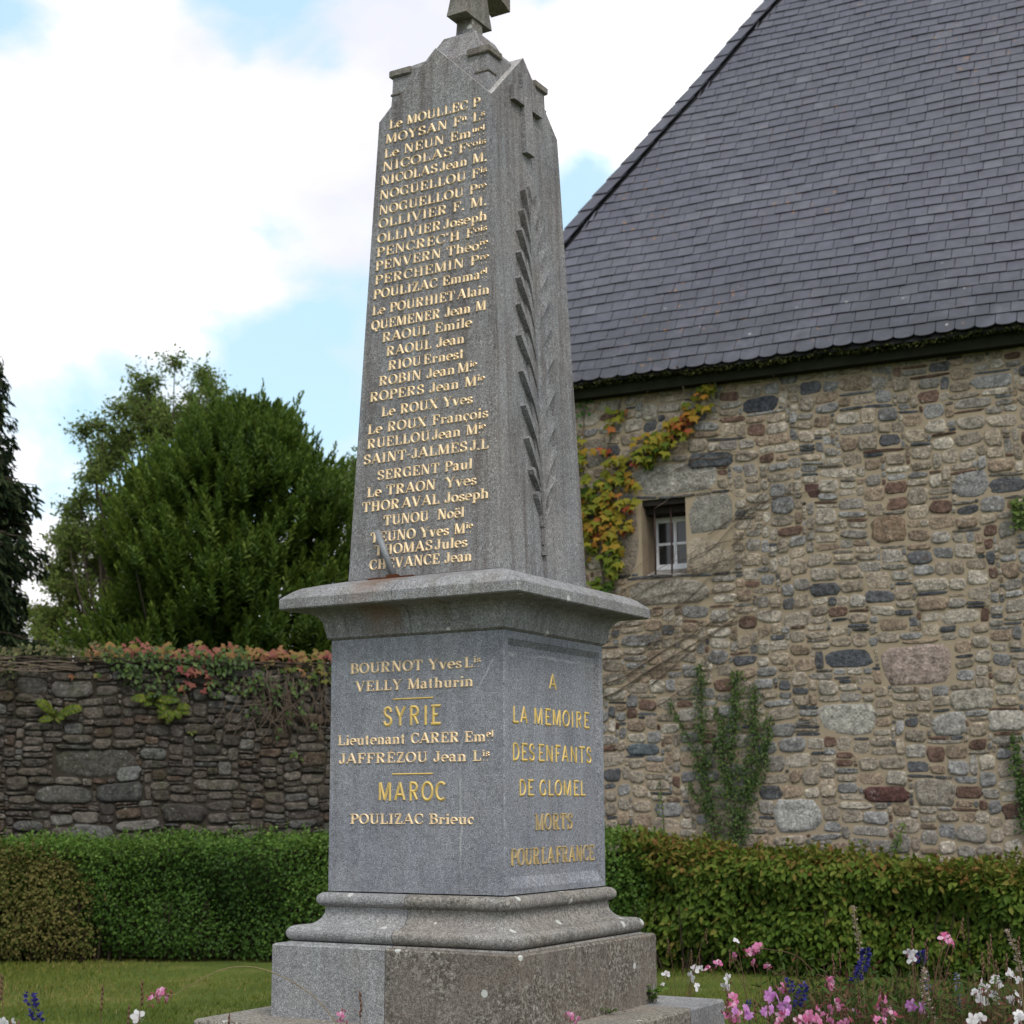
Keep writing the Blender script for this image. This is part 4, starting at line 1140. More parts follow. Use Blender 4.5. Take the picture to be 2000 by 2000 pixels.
# ------------------------------------------------------------------ creepers on the walls
m_vine = leaf_mat('creeper_leaf', [(0, (.035, .075, .010)), (.3, (.10, .13, .012)), (.55, (.22, .19, .020)), (.72, (.30, .15, .020)), (.86, (.27, .07, .028)), (1, (.20, .025, .020))], .3, .5, .3)
m_vinered = leaf_mat('red_creeper_leaf', [(0, (.05, .085, .018)), (.25, (.16, .15, .035)), (.5, (.25, .135, .055)), (.75, (.25, .095, .07)), (1, (.20, .055, .055))], .3, .5, .3)
m_ivy = leaf_mat('ivy_leaf', [(0, (.016, .036, .007)), (.5, (.040, .076, .013)), (1, (.09, .13, .025))], .2, .35, .5)
m_stem = flat_mat('vine_stem', (.14, .108, .082), .9, .1, .4, 40)
m_stemd = flat_mat('dark_vine_stem', (.06, .045, .035), .9, .1, .4, 40)


def on_wall(which, px, py, off):
    f = wl if which == 'b' else gwl
    s_, z = f(px, py)
    return np.array([s_, -off, z])


def discs(which, L, per, offr=(.03, .12), seed=1):
    g = np.random.default_rng(seed); out = []; tint = []
    for d in L:
        cx, cy, r = d[:3]; n = max(2, int(per * (r / 20) ** 2)); tn = d[3] if len(d) > 3 else .5
        for k in range(n):
            a = g.random() * 6.283; q = r * math.sqrt(g.random())
            out.append(on_wall(which, cx + q * math.cos(a), cy + q * math.sin(a), g.uniform(*offr))); tint.append(tn)
    return np.array(out), np.array(tint)


def wall_leaves(parent, P, tint, size, mat, tmpl=VINE, seed=2, spread=.22, droop=1.0):
    g = np.random.default_rng(seed); n = len(P)
    yd = np.stack([g.normal(0, .45, n), -g.uniform(.1, .7, n), -droop * g.uniform(.5, 1.1, n)], 1)
    zd = np.stack([g.normal(0, .35, n), -np.ones(n), g.uniform(-.1, .9, n)], 1)
    return leaves('foliage', tmpl, P, yd, zd, size * g.uniform(.6, 1.2, n), mat, parent, np.clip(tint + g.normal(0, spread, n), 0, 1))


def stem_px(mb, which, pts, r, off=.02, n=5):
    mb.tube([on_wall(which, x, y, off + .008 * math.sin(i * 2.1)) for i, (x, y) in enumerate(pts)], r, n)


BROT = dict(loc=tuple(BLD), rz=b_rot); GROT = dict(loc=tuple(GW), rz=grot)
cr1 = thing('virginia_creeper', 'yellow and red autumn creeper climbing beside the barred window', 'creeper', **BROT)
D1 = [(1387, 757, 17, .5), (1378, 783, 18, .6), (1352, 800, 15, .55), (1343, 825, 23, .72), (1318, 848, 26, .5), (1302, 870, 24, .45), (1282, 862, 22, .4), (1270, 890, 22, .42), (1255, 896, 16, .4), (1245, 860, 10, .5),
      (1207, 815, 14, .45), (1197, 836, 12, .5), (1215, 800, 9, .6), (1180, 885, 12, .55), (1200, 903, 13, .55), (1217, 906, 12, .5), (1228, 893, 10, .5),
      (1160, 955, 28, .32), (1200, 942, 24, .40), (1220, 930, 16, .42), (1240, 950, 15, .5), (1160, 1000, 26, .38), (1203, 988, 28, .60), (1238, 985, 15, .62), (1150, 1040, 18, .5), (1190, 1035, 25, .58), (1228, 1022, 18, .6),
      (1160, 1072, 13, .42), (1200, 1060, 14, .45), (1190, 1092, 17, .30), (1215, 1082, 14, .38), (1205, 1112, 17, .30), (1226, 1100, 9, .35), (1165, 1140, 15, .25), (1186, 1146, 14, .18), (1202, 1125, 9, .25),
      (1138, 858, 9, .45), (1141, 890, 10, .55), (1118, 900, 30, .4), (1112, 1000, 42, .4), (1125, 1085, 28, .35)]
P, tn = discs('b', D1, 17, (.03, .14), 3)
wall_leaves(cr1, P, tn, .105, m_vine, seed=4, spread=.17)
mb = MB()
stem_px(mb, 'b', [(1190, 1190), (1175, 1100), (1190, 1000), (1205, 920), (1260, 885), (1320, 845), (1385, 765), (1402, 735)], .010)
stem_px(mb, 'b', [(1205, 920), (1190, 870), (1205, 810), (1220, 760)], .006)
stem_px(mb, 'b', [(1175, 1100), (1150, 1020), (1140, 900), (1142, 800)], .008)
obj('stem', mb.mesh('stem', True), m_stem, cr1)
cr2 = thing('climbing_plant', 'small bright green climber under the eaves next to the obelisk', 'creeper', **BROT)
P, tn = discs('b', [(1145, 806, 12), (1138, 790, 14), (1160, 785, 8), (1140, 830, 7)], 16, (.02, .09), 5)
wall_leaves(cr2, P, tn + .2, .06, leaf_mat('bright_leaf', [(0, (.03, .09, .015)), (1, (.06, .17, .03))], .3), LEAF4W, 6)

# bare stems that wander over the masonry, one plant
bare = thing('bare_vine', 'leafless brown vine stems spreading across the stone wall below the window', 'vine', **BROT)
mb = MB(); g = random.Random(5)
for k in range(46):
    x, y = g.uniform(1120, 1300), g.uniform(1170, 1400); an = math.radians(g.uniform(18, 48)); ln = g.uniform(120, 420); pts = []; st_ = 11
    if k % 5 == 0: x, y = g.uniform(1330, 1450), g.uniform(1000, 1150)
    if k % 7 == 0: x, y, an, ln = g.uniform(1240, 1340), g.uniform(900, 1010), math.radians(g.uniform(2, 30)), g.uniform(120, 260)
    for i in range(st_):
        pts.append((x, y)); x += ln / st_ * math.cos(an); y -= ln / st_ * math.sin(an); an += g.uniform(-.22, .22)
    r0 = g.uniform(.0022, .0052)
    stem_px(mb, 'b', pts, [r0 * (1 - .65 * i / st_) for i in range(st_)], .022)
    for q in range(2):
        i = g.randrange(3, 9); x2, y2 = pts[i]; a2 = an + g.choice((-1, 1)) * g.uniform(.3, .9); pp = []
        for j in range(6): pp.append((x2, y2)); x2 += 16 * math.cos(a2); y2 -= 16 * math.sin(a2); a2 += g.uniform(-.25, .25)
        stem_px(mb, 'b', pp, .0020, .022, 4)
for (x, y) in ((1160, 1345), (1145, 1375)):       # the thick ones low on the left
    stem_px(mb, 'b', [(x, y), (x + 60, y - 22), (x + 130, y - 70), (x + 200, y - 110), (x + 290, y - 165), (x + 350, y - 190)], [.009, .009, .008, .006, .004, .003], .025)
for k in range(11):                               # withered ends hanging from the eaves
    x = g.uniform(1135, 1560); y = 743 - (x - 1125) * .131 + 14
    stem_px(mb, 'b', [(x, y), (x + g.uniform(-8, 8), y + 14), (x + g.uniform(-10, 14), y + g.uniform(22, 46))], .005, .16, 4)
obj('stem', mb.mesh('stem', True), m_stem, bare)


def ivy_plant(name, label, paths, per, size, seed, mat=None, which='b', width=14, offr=(.02, .09), tint=.45):
    g = np.random.default_rng(seed)
    t_ = thing(name, label, 'ivy', **(BROT if which == 'b' else GROT)); mb = MB(); P = []
    for path in paths:
        w = path[0]; pts = path[1:]
        q = np.array(pts, float); L = np.concatenate([[0], np.cumsum(np.linalg.norm(np.diff(q, axis=0), axis=1))])
        mb.tube([on_wall(which, x, y, .015) for x, y in pts], .005, 5)
        for k in range(int(per * L[-1] / 100 * w / 14)):
            s_ = g.random() * L[-1]; f = 1 - .55 * s_ / L[-1]
            P.append(on_wall(which, np.interp(s_, L, q[:, 0]) + g.normal(0, w * .5 * f), np.interp(s_, L, q[:, 1]) + g.normal(0, 6), g.uniform(*offr)))
    P = np.array(P)
    wall_leaves(t_, P, np.full(len(P), tint), size, mat or m_ivy, LEAF4W, seed + 1, .25, .6)
    obj('stem', mb.mesh('stem', True), m_stemd, t_)


ivy_plant('wall_ivy', 'thinner straggly ivy column, nearer the monument, low on the stone wall', [(26, (1400, 1650), (1390, 1560), (1375, 1480), (1372, 1400), (1370, 1300)), (12, (1385, 1560), (1360, 1470), (1335, 1420), (1312, 1375)), (14, (1395, 1600), (1345, 1530)), (12, (1380, 1500), (1410, 1430), (1402, 1380))], 125, .036, 61)
ivy_plant('wall_ivy', 'bushier ivy column, farther from the monument, low on the stone wall', [(30, (1440, 1655), (1432, 1560), (1428, 1470), (1440, 1390), (1442, 1310)), (28, (1450, 1640), (1462, 1540), (1478, 1440), (1475, 1340)), (20, (1460, 1560), (1495, 1490), (1505, 1400)), (16, (1430, 1560), (1412, 1480), (1415, 1400))], 130, .037, 63, tint=.52)
ivy_plant('wall_ivy', 'strip of ivy on the stone wall at the right edge of the picture', [(20, (2012, 1620), (2000, 1560), (1990, 1500), (1980, 1440)), (16, (2010, 1560), (2015, 1480))], 150, .045, 65)
ivy_plant('wall_seedling', 'single thin seedling growing from the wall next to the monument base', [(7, (1300, 1640), (1296, 1590), (1290, 1525))], 60, .045, 67, tint=.7)
ivy_plant('wall_seedling', 'small pale green plant in the wall joints above the right hedge', [(10, (1752, 1655), (1760, 1625), (1768, 1605))], 90, .05, 69, tint=.9)
ivy_plant('wall_seedling', 'bright leafy tuft on the stone wall at the far right, high up', [(16, (1995, 1030), (1988, 1000), (1984, 980)), (14, (2005, 1000), (2008, 970))], 170, .06, 71, tint=1.0)

rc = thing('red_creeper', 'red and orange creeper trailing over the top of the dark garden wall', 'creeper', **GROT)
L_ = [(x, 1264 + .03 * (x - 200) + 5 * math.sin(x * .11), 13, .55 + .25 * math.sin(x * .05)) for x in range(185, 660, 11)]
L_ += [(360, 1300, 16, .85), (385, 1310, 18, .85), (372, 1326, 12, .85), (350, 1338, 9, .9), (398, 1325, 10, .85), (396, 1345, 6, .75), (345, 1286, 18, .7), (320, 1283, 14, .4), (600, 1302, 22, .22), (632, 1305, 20, .12), (560, 1300, 14, .25), (520, 1300, 12, .3), (615, 1325, 12, .15), (640, 1330, 12, .15), (190, 1318, 6, .2), (142, 1320, 5, .55)]
P, tn = discs('g', L_, 13, (.02, .16), 8)
top_ = P[:, 2] > GH - .02; P[top_, 1] += np.random.default_rng(1).random(top_.sum()) * .45
wall_leaves(rc, P, tn, .088, m_vinered, seed=9, spread=.2, droop=.7)
mb = MB()
for k in range(5): mb.tube([(x, -.03 + .05 * math.sin(x * 3 + k), GH + .01 + .03 * math.sin(x * 4 + k * 2)) for x in np.arange(-.6 + .2 * k, 5.4, .25)], .008, 5)
obj('stem', mb.mesh('stem', True), m_stemd, rc)
iv = thing('ivy', 'dark green ivy hanging over the garden wall left of the monument', 'ivy', **GROT)
L_ = [(x, 1290 + 8 * math.sin(x * .08), 22, .45) for x in range(215, 480, 16)] + [(250, 1315, 22, .4), (275, 1335, 18, .35), (320, 1320, 24, .4), (345, 1350, 20, .45), (300, 1350, 18, .4), (410, 1345, 18, .5), (440, 1320, 22, .5), (470, 1340, 22, .5), (500, 1330, 22, .45), (540, 1335, 22, .4), (580, 1340, 20, .45), (520, 1370, 18, .35), (560, 1400, 14, .35), (490, 1385, 14, .4), (590, 1380, 14, .4), (540, 1430, 10, .35), (610, 1410, 10, .4), (575, 1475, 12, .6)]
P, tn = discs('g', L_, 17, (.02, .16), 12)
wall_leaves(iv, P, tn, .07, m_ivy, LEAF4W, 13, .25, .8)
mb = MB(); g = random.Random(8)
for k in range(70):                               # the tangle of dead stems
    x, y = g.uniform(470, 650), g.uniform(1300, 1340); pts = []; an = g.uniform(-.5, .5)
    for i in range(9): pts.append((x, y)); x += 17 * math.sin(an); y += g.uniform(8, 21) * math.cos(an); an += g.uniform(-.45, .45)
    stem_px(mb, 'g', pts, .0045, g.uniform(.03, .12), 4)
obj('stem', mb.mesh('stem', True), m_stem, iv)
iv2 = thing('ivy', 'thin olive-brown ivy along the top of the garden wall at the left edge', 'ivy', **GROT)
L_ = [(x, 1268 + 7 * math.sin(x * .09), 15, .7) for x in range(-25, 215, 13)] + [(5, 1295, 22, .6), (20, 1315, 14, .5), (60, 1290, 12, .7), (110, 1285, 10, .6), (165, 1290, 10, .6)]
P, tn = discs('g', L_, 20, (.02, .14), 16)
top_ = P[:, 2] > GH - .02; P[top_, 1] += np.random.default_rng(2).random(top_.sum()) * .45
wall_leaves(iv2, P, tn, .065, leaf_mat('old_ivy_leaf', [(0, (.02, .034, .012)), (.5, (.05, .062, .022)), (.8, (.10, .085, .04)), (1, (.12, .13, .05))], .2), LEAF4W, 17, .25, .6)
mb = MB()
for k in range(7): mb.tube([(x, -.05 - .02 * k + .04 * math.sin(x * 3 + k), GH - .02 * k + .04 * math.sin(x * 3.3 + k * 2)) for x in np.arange(-2.4, .9, .2)], .006, 5)
obj('stem', mb.mesh('stem', True), m_stem, iv2)

# ferns rooted in the joints of the dark wall
m_fern = leaf_mat('fern_leaf', [(0, (.05, .10, .015)), (.5, (.11, .16, .02)), (1, (.20, .21, .025))], .35, .5)


def fern(label, px, py, fronds, seed):
    g = np.random.default_rng(seed); t_ = thing('fern', label, 'fern', **GROT)
    o_ = on_wall('g', px, py, .03); mb = MB()
    for (dx, dz, L) in fronds:
        pts = []
        for k in range(12):
            f = k / 11
            pts.append(o_ + np.array([dx * L * f, -.12 * math.sin(f * 2.6) * L * 2 - .04 * f, dz * L * f - .25 * L * f * f * (1 if dz > 0 else .4)]))
        pts = np.array(pts); P = []; Y = []; Zs = []; sc = []
        for k in range(1, 12):
            t3 = nrm((pts[k] - pts[k - 1])[None])[0]; sd_ = np.cross(t3, np.array([0, -1, .3]))
            for sg in (-1, 1):
                for j in (0, .33, .66):
                    P.append(pts[k] - (pts[k] - pts[k - 1]) * j); Y.append(sg * sd_ + .45 * t3 + g.normal(0, .1, 3)); Zs.append([0, -1, .6]); sc.append(.19 * L * math.sin(.35 + 2.6 * k / 12))
        fr_o = leaves('frond', LEAF6N, np.array(P), np.array(Y), np.array(Zs, float), np.array(sc), m_fern, t_)
        mb.tube([tuple(p) for p in pts], .004, 4)
    obj('stem', mb.mesh('stem'), m_stem, t_)


fern('yellow-green fern with spread fronds on the left part of the dark wall', 108, 1402, [(-.6, .75, .36), (-.15, .55, .22), (.45, .2, .2), (.75, .55, .36), (-.7, -.05, .26), (.3, -.25, .16)], 1)
fern('dull green fern just below the hanging ivy on the dark wall', 300, 1372, [(-.8, .35, .33), (-.5, .0, .25), (.3, .35, .3), (.8, .3, .34), (0, .6, .28), (.5, -.2, .28), (-.3, .5, .3)], 2)
fern('lime green drooping fern at lower right of the dull fern', 338, 1385, [(.6, .3, .28), (-.6, -.25, .3), (-.3, -.5, .28), (.3, -.35, .25), (.7, -.1, .25), (-.8, .1, .24)], 3)
fern('tiny fern tuft in a joint low on the dark wall, near its middle', 372, 1430, [(.6, .2, .10), (-.5, .1, .1), (.1, -.4, .1)], 4)

# ------------------------------------------------------------------ trees
m_bark = flat_mat('bark', (.06, .048, .036), .95, .1, .4, 12)


def limbs(mb, base, tips, r, seed, wob=.25):
    g = np.random.default_rng(seed)
    for tip in tips:
        tip = np.array(tip, float); pts = []; n = 7
        mid = base * .4 + tip * .6; mid[2] = base[2] * .5 + tip[2] * .5; mid += g.normal(0, wob, 3)
        for k in range(n + 1):
            f = k / n; pts.append((1 - f) ** 2 * base + 2 * f * (1 - f) * mid + f * f * tip)
        mb.tube(pts, [r * (1 - .86 * k / n) for k in range(n + 1)], 5)


# dark evergreen laurel: many upright leafy shoots
TY = 25.0
lau = thing('laurel_tree', 'dense dark evergreen tree with upright leafy shoots behind the garden wall', 'tree', (at(450, 1400, TY)[0], TY, 0))
lc = np.array(lau.location)
m_laurel = leaf_mat('laurel_leaf', [(0, (.038, .074, .012)), (.45, (.088, .145, .022)), (.8, (.155, .215, .034)), (1, (.23, .27, .046))], .36, .33, .5)
g = np.random.default_rng(77)
PXP = [(1300, 175, 745), (1180, 195, 745), (1100, 212, 740), (1020, 245, 700), (960, 280, 662), (910, 320, 622), (870, 370, 590), (840, 415, 560), (812, 470, 520)]
zs = []; xl = []; xr = []
for y, a, b_ in PXP:
    p = at(a, y, TY); q = at(b_, y, TY); zs.append(p[2]); xl.append(p[0]); xr.append(q[0])
zs, xl, xr = map(np.array, (zs, xl, xr))
SP, SD = [], []
for k in range(5200):
    z = g.uniform(2.4, zs[-1]); a, b_ = np.interp(z, zs, xl), np.interp(z, zs, xr); c_, w = (a + b_) / 2, (b_ - a) / 2
    th_ = g.uniform(-PI, PI) if k > 3900 else g.uniform(-PI * .95, -PI * .05)
    q = g.uniform(.60, 1.0) if k > 1300 else g.uniform(.05, .75)
    q *= 1 + .11 * math.sin(3 * th_ + z * 2.6) + .09 * math.sin(8 * th_ - z * 5)
    SP.append((c_ + w * q * math.cos(th_), TY + 1.9 * min(1, w / 1.5) * q * math.sin(th_), z - .25)); SD.append((math.cos(th_) * .5 + g.normal(0, .2), math.sin(th_) * .6 + g.normal(0, .2), 1.0))
for (x, y, ln) in ((510, 785, .9), (575, 815, .75), (562, 850, .6), (585, 860, .6), (612, 905, .6), (630, 900, .55), (648, 940, .5), (440, 790, .5), (470, 800, .5), (395, 840, .4), (420, 815, .45), (540, 850, .5), (520, 850, .5), (355, 880, .4), (300, 935, .35)):
    p = at(x, y, TY)
    for _ in range(4): SP.append((p[0] + g.normal(0, .07), TY + g.normal(0, .2), p[2] - ln)); SD.append((g.normal(0, .07), 0, ln / .36))
for k in range(70):                               # longer shoots breaking the outline
    z = g.uniform(4.2, zs[-1]); a, b_ = np.interp(z, zs, xl), np.interp(z, zs, xr); th_ = g.choice([0, PI]) + g.normal(0, .7); c_, w = (a + b_) / 2, (b_ - a) / 2
    for _ in range(2): SP.append((c_ + w * .92 * math.cos(th_) + g.normal(0, .05), TY + 1.7 * .9 * math.sin(th_), z - .2)); SD.append((math.cos(th_) * .5 + g.normal(0, .1), math.sin(th_) * .4, 1.7))
SP, SD = np.array(SP), np.array(SD); NL = 24
f = np.tile(np.linspace(.08, 1, NL), len(SP)); base = np.repeat(SP, NL, 0); dr = np.repeat(SD, NL, 0)
ln = np.repeat(g.uniform(.26, .5, len(SP)), NL)
an = np.tile(np.arange(NL) * 2.4, len(SP)) + np.repeat(g.random(len(SP)) * 6, NL)
pos = base + dr * (f * ln)[:, None]
od = np.stack([np.cos(an), np.sin(an), np.zeros(len(an))], 1)
yd = od * (1.05 - .75 * f)[:, None] + nrm(dr) * (.45 + .8 * f)[:, None] + g.normal(0, .1, pos.shape)
zd = nrm(dr) - od * .5
rn = np.clip(np.repeat(.40 + .2 * wave(SP, 3, 1.1) + g.normal(0, .1, len(SP)), NL) + .20 * f - .1 + g.normal(0, .10, len(f)), 0, 1)
leaves('crown', LEAF6M, pos - lc, yd, zd, .135 * g.uniform(.75, 1.15, len(f)) * (1.1 - .35 * f), m_laurel, lau, rn)
mb = MB(); mb.tube([(0, .1, 0), (.05, .1, 1.5), (.0, .05, 3.0), (.1, 0, 4.6)], [.17, .15, .12, .05], 8)
limbs(mb, np.array([0, .1, 1.2]), [(p[0] - lc[0], p[1] - lc[1], p[2]) for p in SP[::70]], .05, 3)
obj('trunk', mb.mesh('trunk', True), m_bark, lau)

# airy pale tree farther back
m_airy = leaf_mat('pale_leaf', [(0, (.10, .145, .035)), (.5, (.18, .235, .06)), (.85, (.29, .31, .09)), (1, (.32, .25, .08))], .55, .5)


def airy(name, label, Y, cpx, clumps, seed, nl=330, rad=.42, sz=.085, group=None):
    g = np.random.default_rng(seed)
    bx = at(cpx, 1400, Y)[0]; t_ = thing(name, label, 'tree', (bx, Y, 0), group=group); o_ = np.array([bx, Y, 0])
    C = []; 
    for (x, y, r) in clumps:
        p = at(x, y, Y); p[1] += g.uniform(-1.2, 1.2); C.append((p, r))
    P = []; tw = MB()
    tw.tube([(0, 0, 0), (.1, 0, 2), (0, .1, 4), (.15, 0, 6.2)], [.2, .17, .12, .05], 8)
    limbs(tw, np.array([0, 0, 2.6]), [p - o_ for p, r in C], .06, seed, .5)
    for p, r in C:
        for q in range(15):                            # twigs with leaves along them
            d = nrm(g.normal(0, 1, (1, 3)) * np.array([1, 1, .8]) + np.array([0, 0, .25]))[0]; L = r * g.uniform(.5, 1.6)
            tw.tube([tuple(p - o_), tuple(p - o_ + d * L * .5 + np.array([0, 0, .03])), tuple(p - o_ + d * L)], [.010, .007, .004], 4)
            m = int(nl / 9 * r / .42 * .8)
            ff = g.random(m) ** .8
            P.append(p + d * L * ff[:, None] + g.normal(0, .075, (m, 3)))
    P = np.concatenate(P); n = len(P)
    leaves('crown', LEAF6, P - o_, g.normal(0, 1, (n, 3)) + np.array([0, 0, -.35]), g.normal(0, .8, (n, 3)) + np.array([0, 0, .8]), sz * g.uniform(.7, 1.2, n), m_airy, t_, np.clip(.45 + .2 * wave(P, seed, .8) + g.normal(0, .2, n), 0, 1))
    obj('trunk', tw.mesh('trunk', True), m_bark, t_)


CL = [(352, 722, .26), (355, 755, .34), (345, 790, .42), (410, 745, .28), (400, 780, .38), (392, 815, .42), (300, 765, .36), (275, 760, .3), (285, 800, .42), (320, 820, .5), (250, 815, .32), (215, 840, .3), (190, 875, .36), (225, 870, .42), (185, 905, .32),
      (265, 860, .5), (300, 870, .5), (350, 860, .5), (400, 855, .45), (445, 810, .32), (455, 845, .4), (205, 930, .3), (230, 960, .42), (240, 1000, .45), (215, 985, .36), (165, 985, .30), (130, 1000, .28), (125, 1030, .36), (145, 1050, .36), (115, 1050, .3), (165, 1060, .3),
      (190, 1040, .36), (135, 1090, .36), (165, 1100, .42), (110, 1120, .26), (95, 1125, .24), (150, 1140, .42), (190, 1120, .45), (125, 1150, .28), (185, 1170, .42), (150, 1190, .36), (95, 1205, .36), (75, 1225, .36), (120, 1220, .36), (100, 1245, .4), (150, 1245, .45), (190, 1225, .45), (215, 1090, .4), (250, 1050, .4), (60, 1245, .3), (470, 870, .4), (330, 900, .5)]
g_ = np.random.default_rng(4); CL += [(x + g_.normal(0, 20), y + g_.normal(0, 16), r * .85) for x, y, r in CL[3:]]
airy('pale_tree', 'airy pale green tree showing above and left of the dense evergreen', 31.0, 290, CL, 91)
CL2 = [(672, 925, .3), (680, 950, .36), (662, 985, .32), (690, 1000, .4), (705, 960, .45), (720, 1020, .5), (676, 1040, .36), (700, 1080, .45), (740, 960, .5), (780, 980, .5), (820, 1000, .5), (860, 1040, .4), (760, 1060, .5), (690, 905, .24), (700, 880, .2)]
airy('pale_tree', 'small light green tree half hidden behind the obelisk and the dense evergreen', 28.0, 760, CL2, 93)

# conifer at the left edge, with hanging sprays
CY = 24.0
cxp = at(-188, 1400, CY)[0]
con = thing('conifer', 'dark conifer with drooping branches cut by the left edge', 'tree', (cxp, CY, 0))
m_con = leaf_mat('conifer_needles', [(0, (.008, .017, .008)), (.5, (.018, .030, .013)), (1, (.042, .055, .020))], .1, .6, .2)
g = np.random.default_rng(55); P, Y, SC = [], [], []; mb = MB()
mb.tube([(0, 0, 0), (0, 0, 5), (0, 0, 12.0)], [.28, .19, .03], 8)
ztop = 14.7
lev = np.arange(2.2, 11.7, .21)
for z in lev:
    R_ = (16.8 - z) * .158 if z < 7.5 else max(.1, 1.47 - (z - 7.5) * .33)
    for k in range(9):
        a = g.uniform(-PI, PI) if k > 4 else g.uniform(-1.1, 1.1); L = R_ * g.uniform(.80, 1.06) * (1 + .10 * math.sin(z * 7.6) + .05 * math.sin(z * 3.1 + 1))
        d = np.array([math.cos(a), math.sin(a), 0]); pts = []
        for f in np.linspace(0, 1, 7): pts.append(np.array([0, 0, z]) + d * L * f + np.array([0, 0, -.55 * L * f * f + .28 * L * f ** 4]))
        mb.tube(pts, [.03 * (1 - .8 * f) for f in np.linspace(0, 1, 7)], 4)
        n = int(100 * (L / .8))
        ff = .3 + .7 * g.random(n) ** .8
        q = np.array(pts); xs = np.linspace(0, 1, 7)
        b_ = np.stack([np.interp(ff, xs, q[:, i]) for i in range(3)], 1)
        sdv = np.cross(d, [0, 0, 1]); sw = g.normal(0, .22, n) * (1.1 - ff)
        b_ = b_ + sdv[None] * sw[:, None] + np.array([0, 0, -1])[None] * (g.random(n) ** 1.3 * .42)[:, None]
        P.append(b_); Y.append(d[None] * .6 + sdv[None] * g.normal(0, .5, (n, 1)) + np.array([0, 0, -.9])[None] + g.normal(0, .3, (n, 3))); SC.append(g.uniform(.09, .2, n))
P, Y, SC = np.concatenate(P), np.concatenate(Y), np.concatenate(SC)
leaves('crown', LEAF6N, P, Y, g.normal(0, 1, P.shape), SC, m_con, con)
obj('trunk', mb.mesh('trunk', True), m_bark, con)

# ------------------------------------------------------------------ flowers
m_pink = leaf_mat('pink_petal', [(0, (.55, .12, .26)), (.5, (.66, .25, .42)), (1, (.80, .50, .62))], .4, .5, .2)
m_whitep = leaf_mat('white_petal', [(0, (.72, .66, .68)), (.5, (.82, .80, .80)), (1, (.85, .84, .82))], .4, .5, .2)
m_mauve = leaf_mat('mauve_petal', [(0, (.50, .18, .48)), (1, (.66, .34, .64))], .4, .5, .2)
m_bud = flat_mat('red_bud', (.23, .045, .07), .6, .3, .4, 60)
m_gstem = flat_mat('gaura_stem', (.13, .07, .045), .8, .2, .35, 60)
m_green = flat_mat('green_stem', (.06, .085, .03), .8, .2, .3, 60)
m_blue = leaf_mat('blue_floret', [(0, (.020, .018, .10)), (.6, (.045, .04, .22)), (1, (.10, .09, .34))], .25, .5, .2)
m_paleblue = leaf_mat('faded_blue_floret', [(0, (.09, .09, .16)), (1, (.26, .26, .36))], .25, .6, .2)
m_dead = leaf_mat('dry_calyx', [(0, (.16, .12, .09)), (.6, (.34, .28, .23)), (1, (.46, .40, .35))], .25, .7, .1)
m_straw = flat_mat('straw_stem', (.22, .16, .09), .8, .2, .3, 60)
m_leafy = leaf_mat('bed_leaf', [(0, (.03, .06, .012)), (.5, (.06, .10, .02)), (.8, (.13, .06, .04)), (1, (.20, .06, .06))], .3)
m_yel = flat_mat('yellow_disc', (.55, .26, .03), .7, .2, .3, 60)
PET = [(0, 0, 0), (.30, .35, .10), (.36, .72, .06), (.12, 1, -.06), (-.12, 1, -.06), (-.36, .72, .06), (-.30, .35, .10)]


def flower_mesh(nm, seed, n=4, fan=150, wide=1.0, cup=.35):
    g = np.random.default_rng(seed); V = []; F = []; a_ = []
    for k in range(n):
        a = math.radians(-fan / 2 + fan * k / max(1, n - (0 if fan >= 350 else 1)) + g.normal(0, 9)); o_ = len(V); L = g.uniform(.85, 1.1)
        for (x, y, z) in PET:
            x *= wide; y *= L
            X = x * math.cos(a) + y * math.sin(a); Z = -x * math.sin(a) + y * math.cos(a)
            V.append((X, -z - cup * y * g.uniform(.5, 1.0) * .6, Z))
        F.append(tuple(range(o_, o_ + 7))); a_ += [g.random()] * 7
    for k in range(4):                                  # stamens
        o_ = len(V); dx = g.normal(0, .22); V += [(-.012, 0, 0), (.012, 0, 0), (dx, -.5, -.62), (dx + .05, -.5, -.70), (dx - .05, -.5, -.68)]; F += [(o_, o_ + 1, o_ + 2), (o_ + 2, o_ + 3, o_ + 4)]; a_ += [1.0] * 5
    me = bpy.data.meshes.new(nm); me.from_pydata(V, [], F)
    q = me.attributes.new('rnd', 'FLOAT', 'POINT'); q.data.foreach_set('value', np.array(a_, dtype=np.float32)); me.update()
    return me


FL = {}
for nm, mt, n, fan in (('pink', m_pink, 4, 170), ('white', m_whitep, 4, 190), ('mauve', m_mauve, 8, 360)):
    FL[nm] = []
    for sd_ in range(5):
        me = flower_mesh('flower', sd_ + 3, n, fan, .8 if nm == 'mauve' else 1.0); me.materials.append(mt); FL[nm].append(me)
mb = MB(); mb.tube([(0, 0, 0), (0, 0, .35), (0, 0, .8), (0, 0, 1)], [.10, .17, .12, .03], 6); BUD = mb.mesh('bud', True); BUD.materials.append(m_bud)
grn = random.Random(9)


def bez(p0, p1, p2, n=10):
    return [tuple((1 - f) ** 2 * np.array(p0) + 2 * f * (1 - f) * np.array(p1) + f * f * np.array(p2)) for f in np.linspace(0, 1, n)]


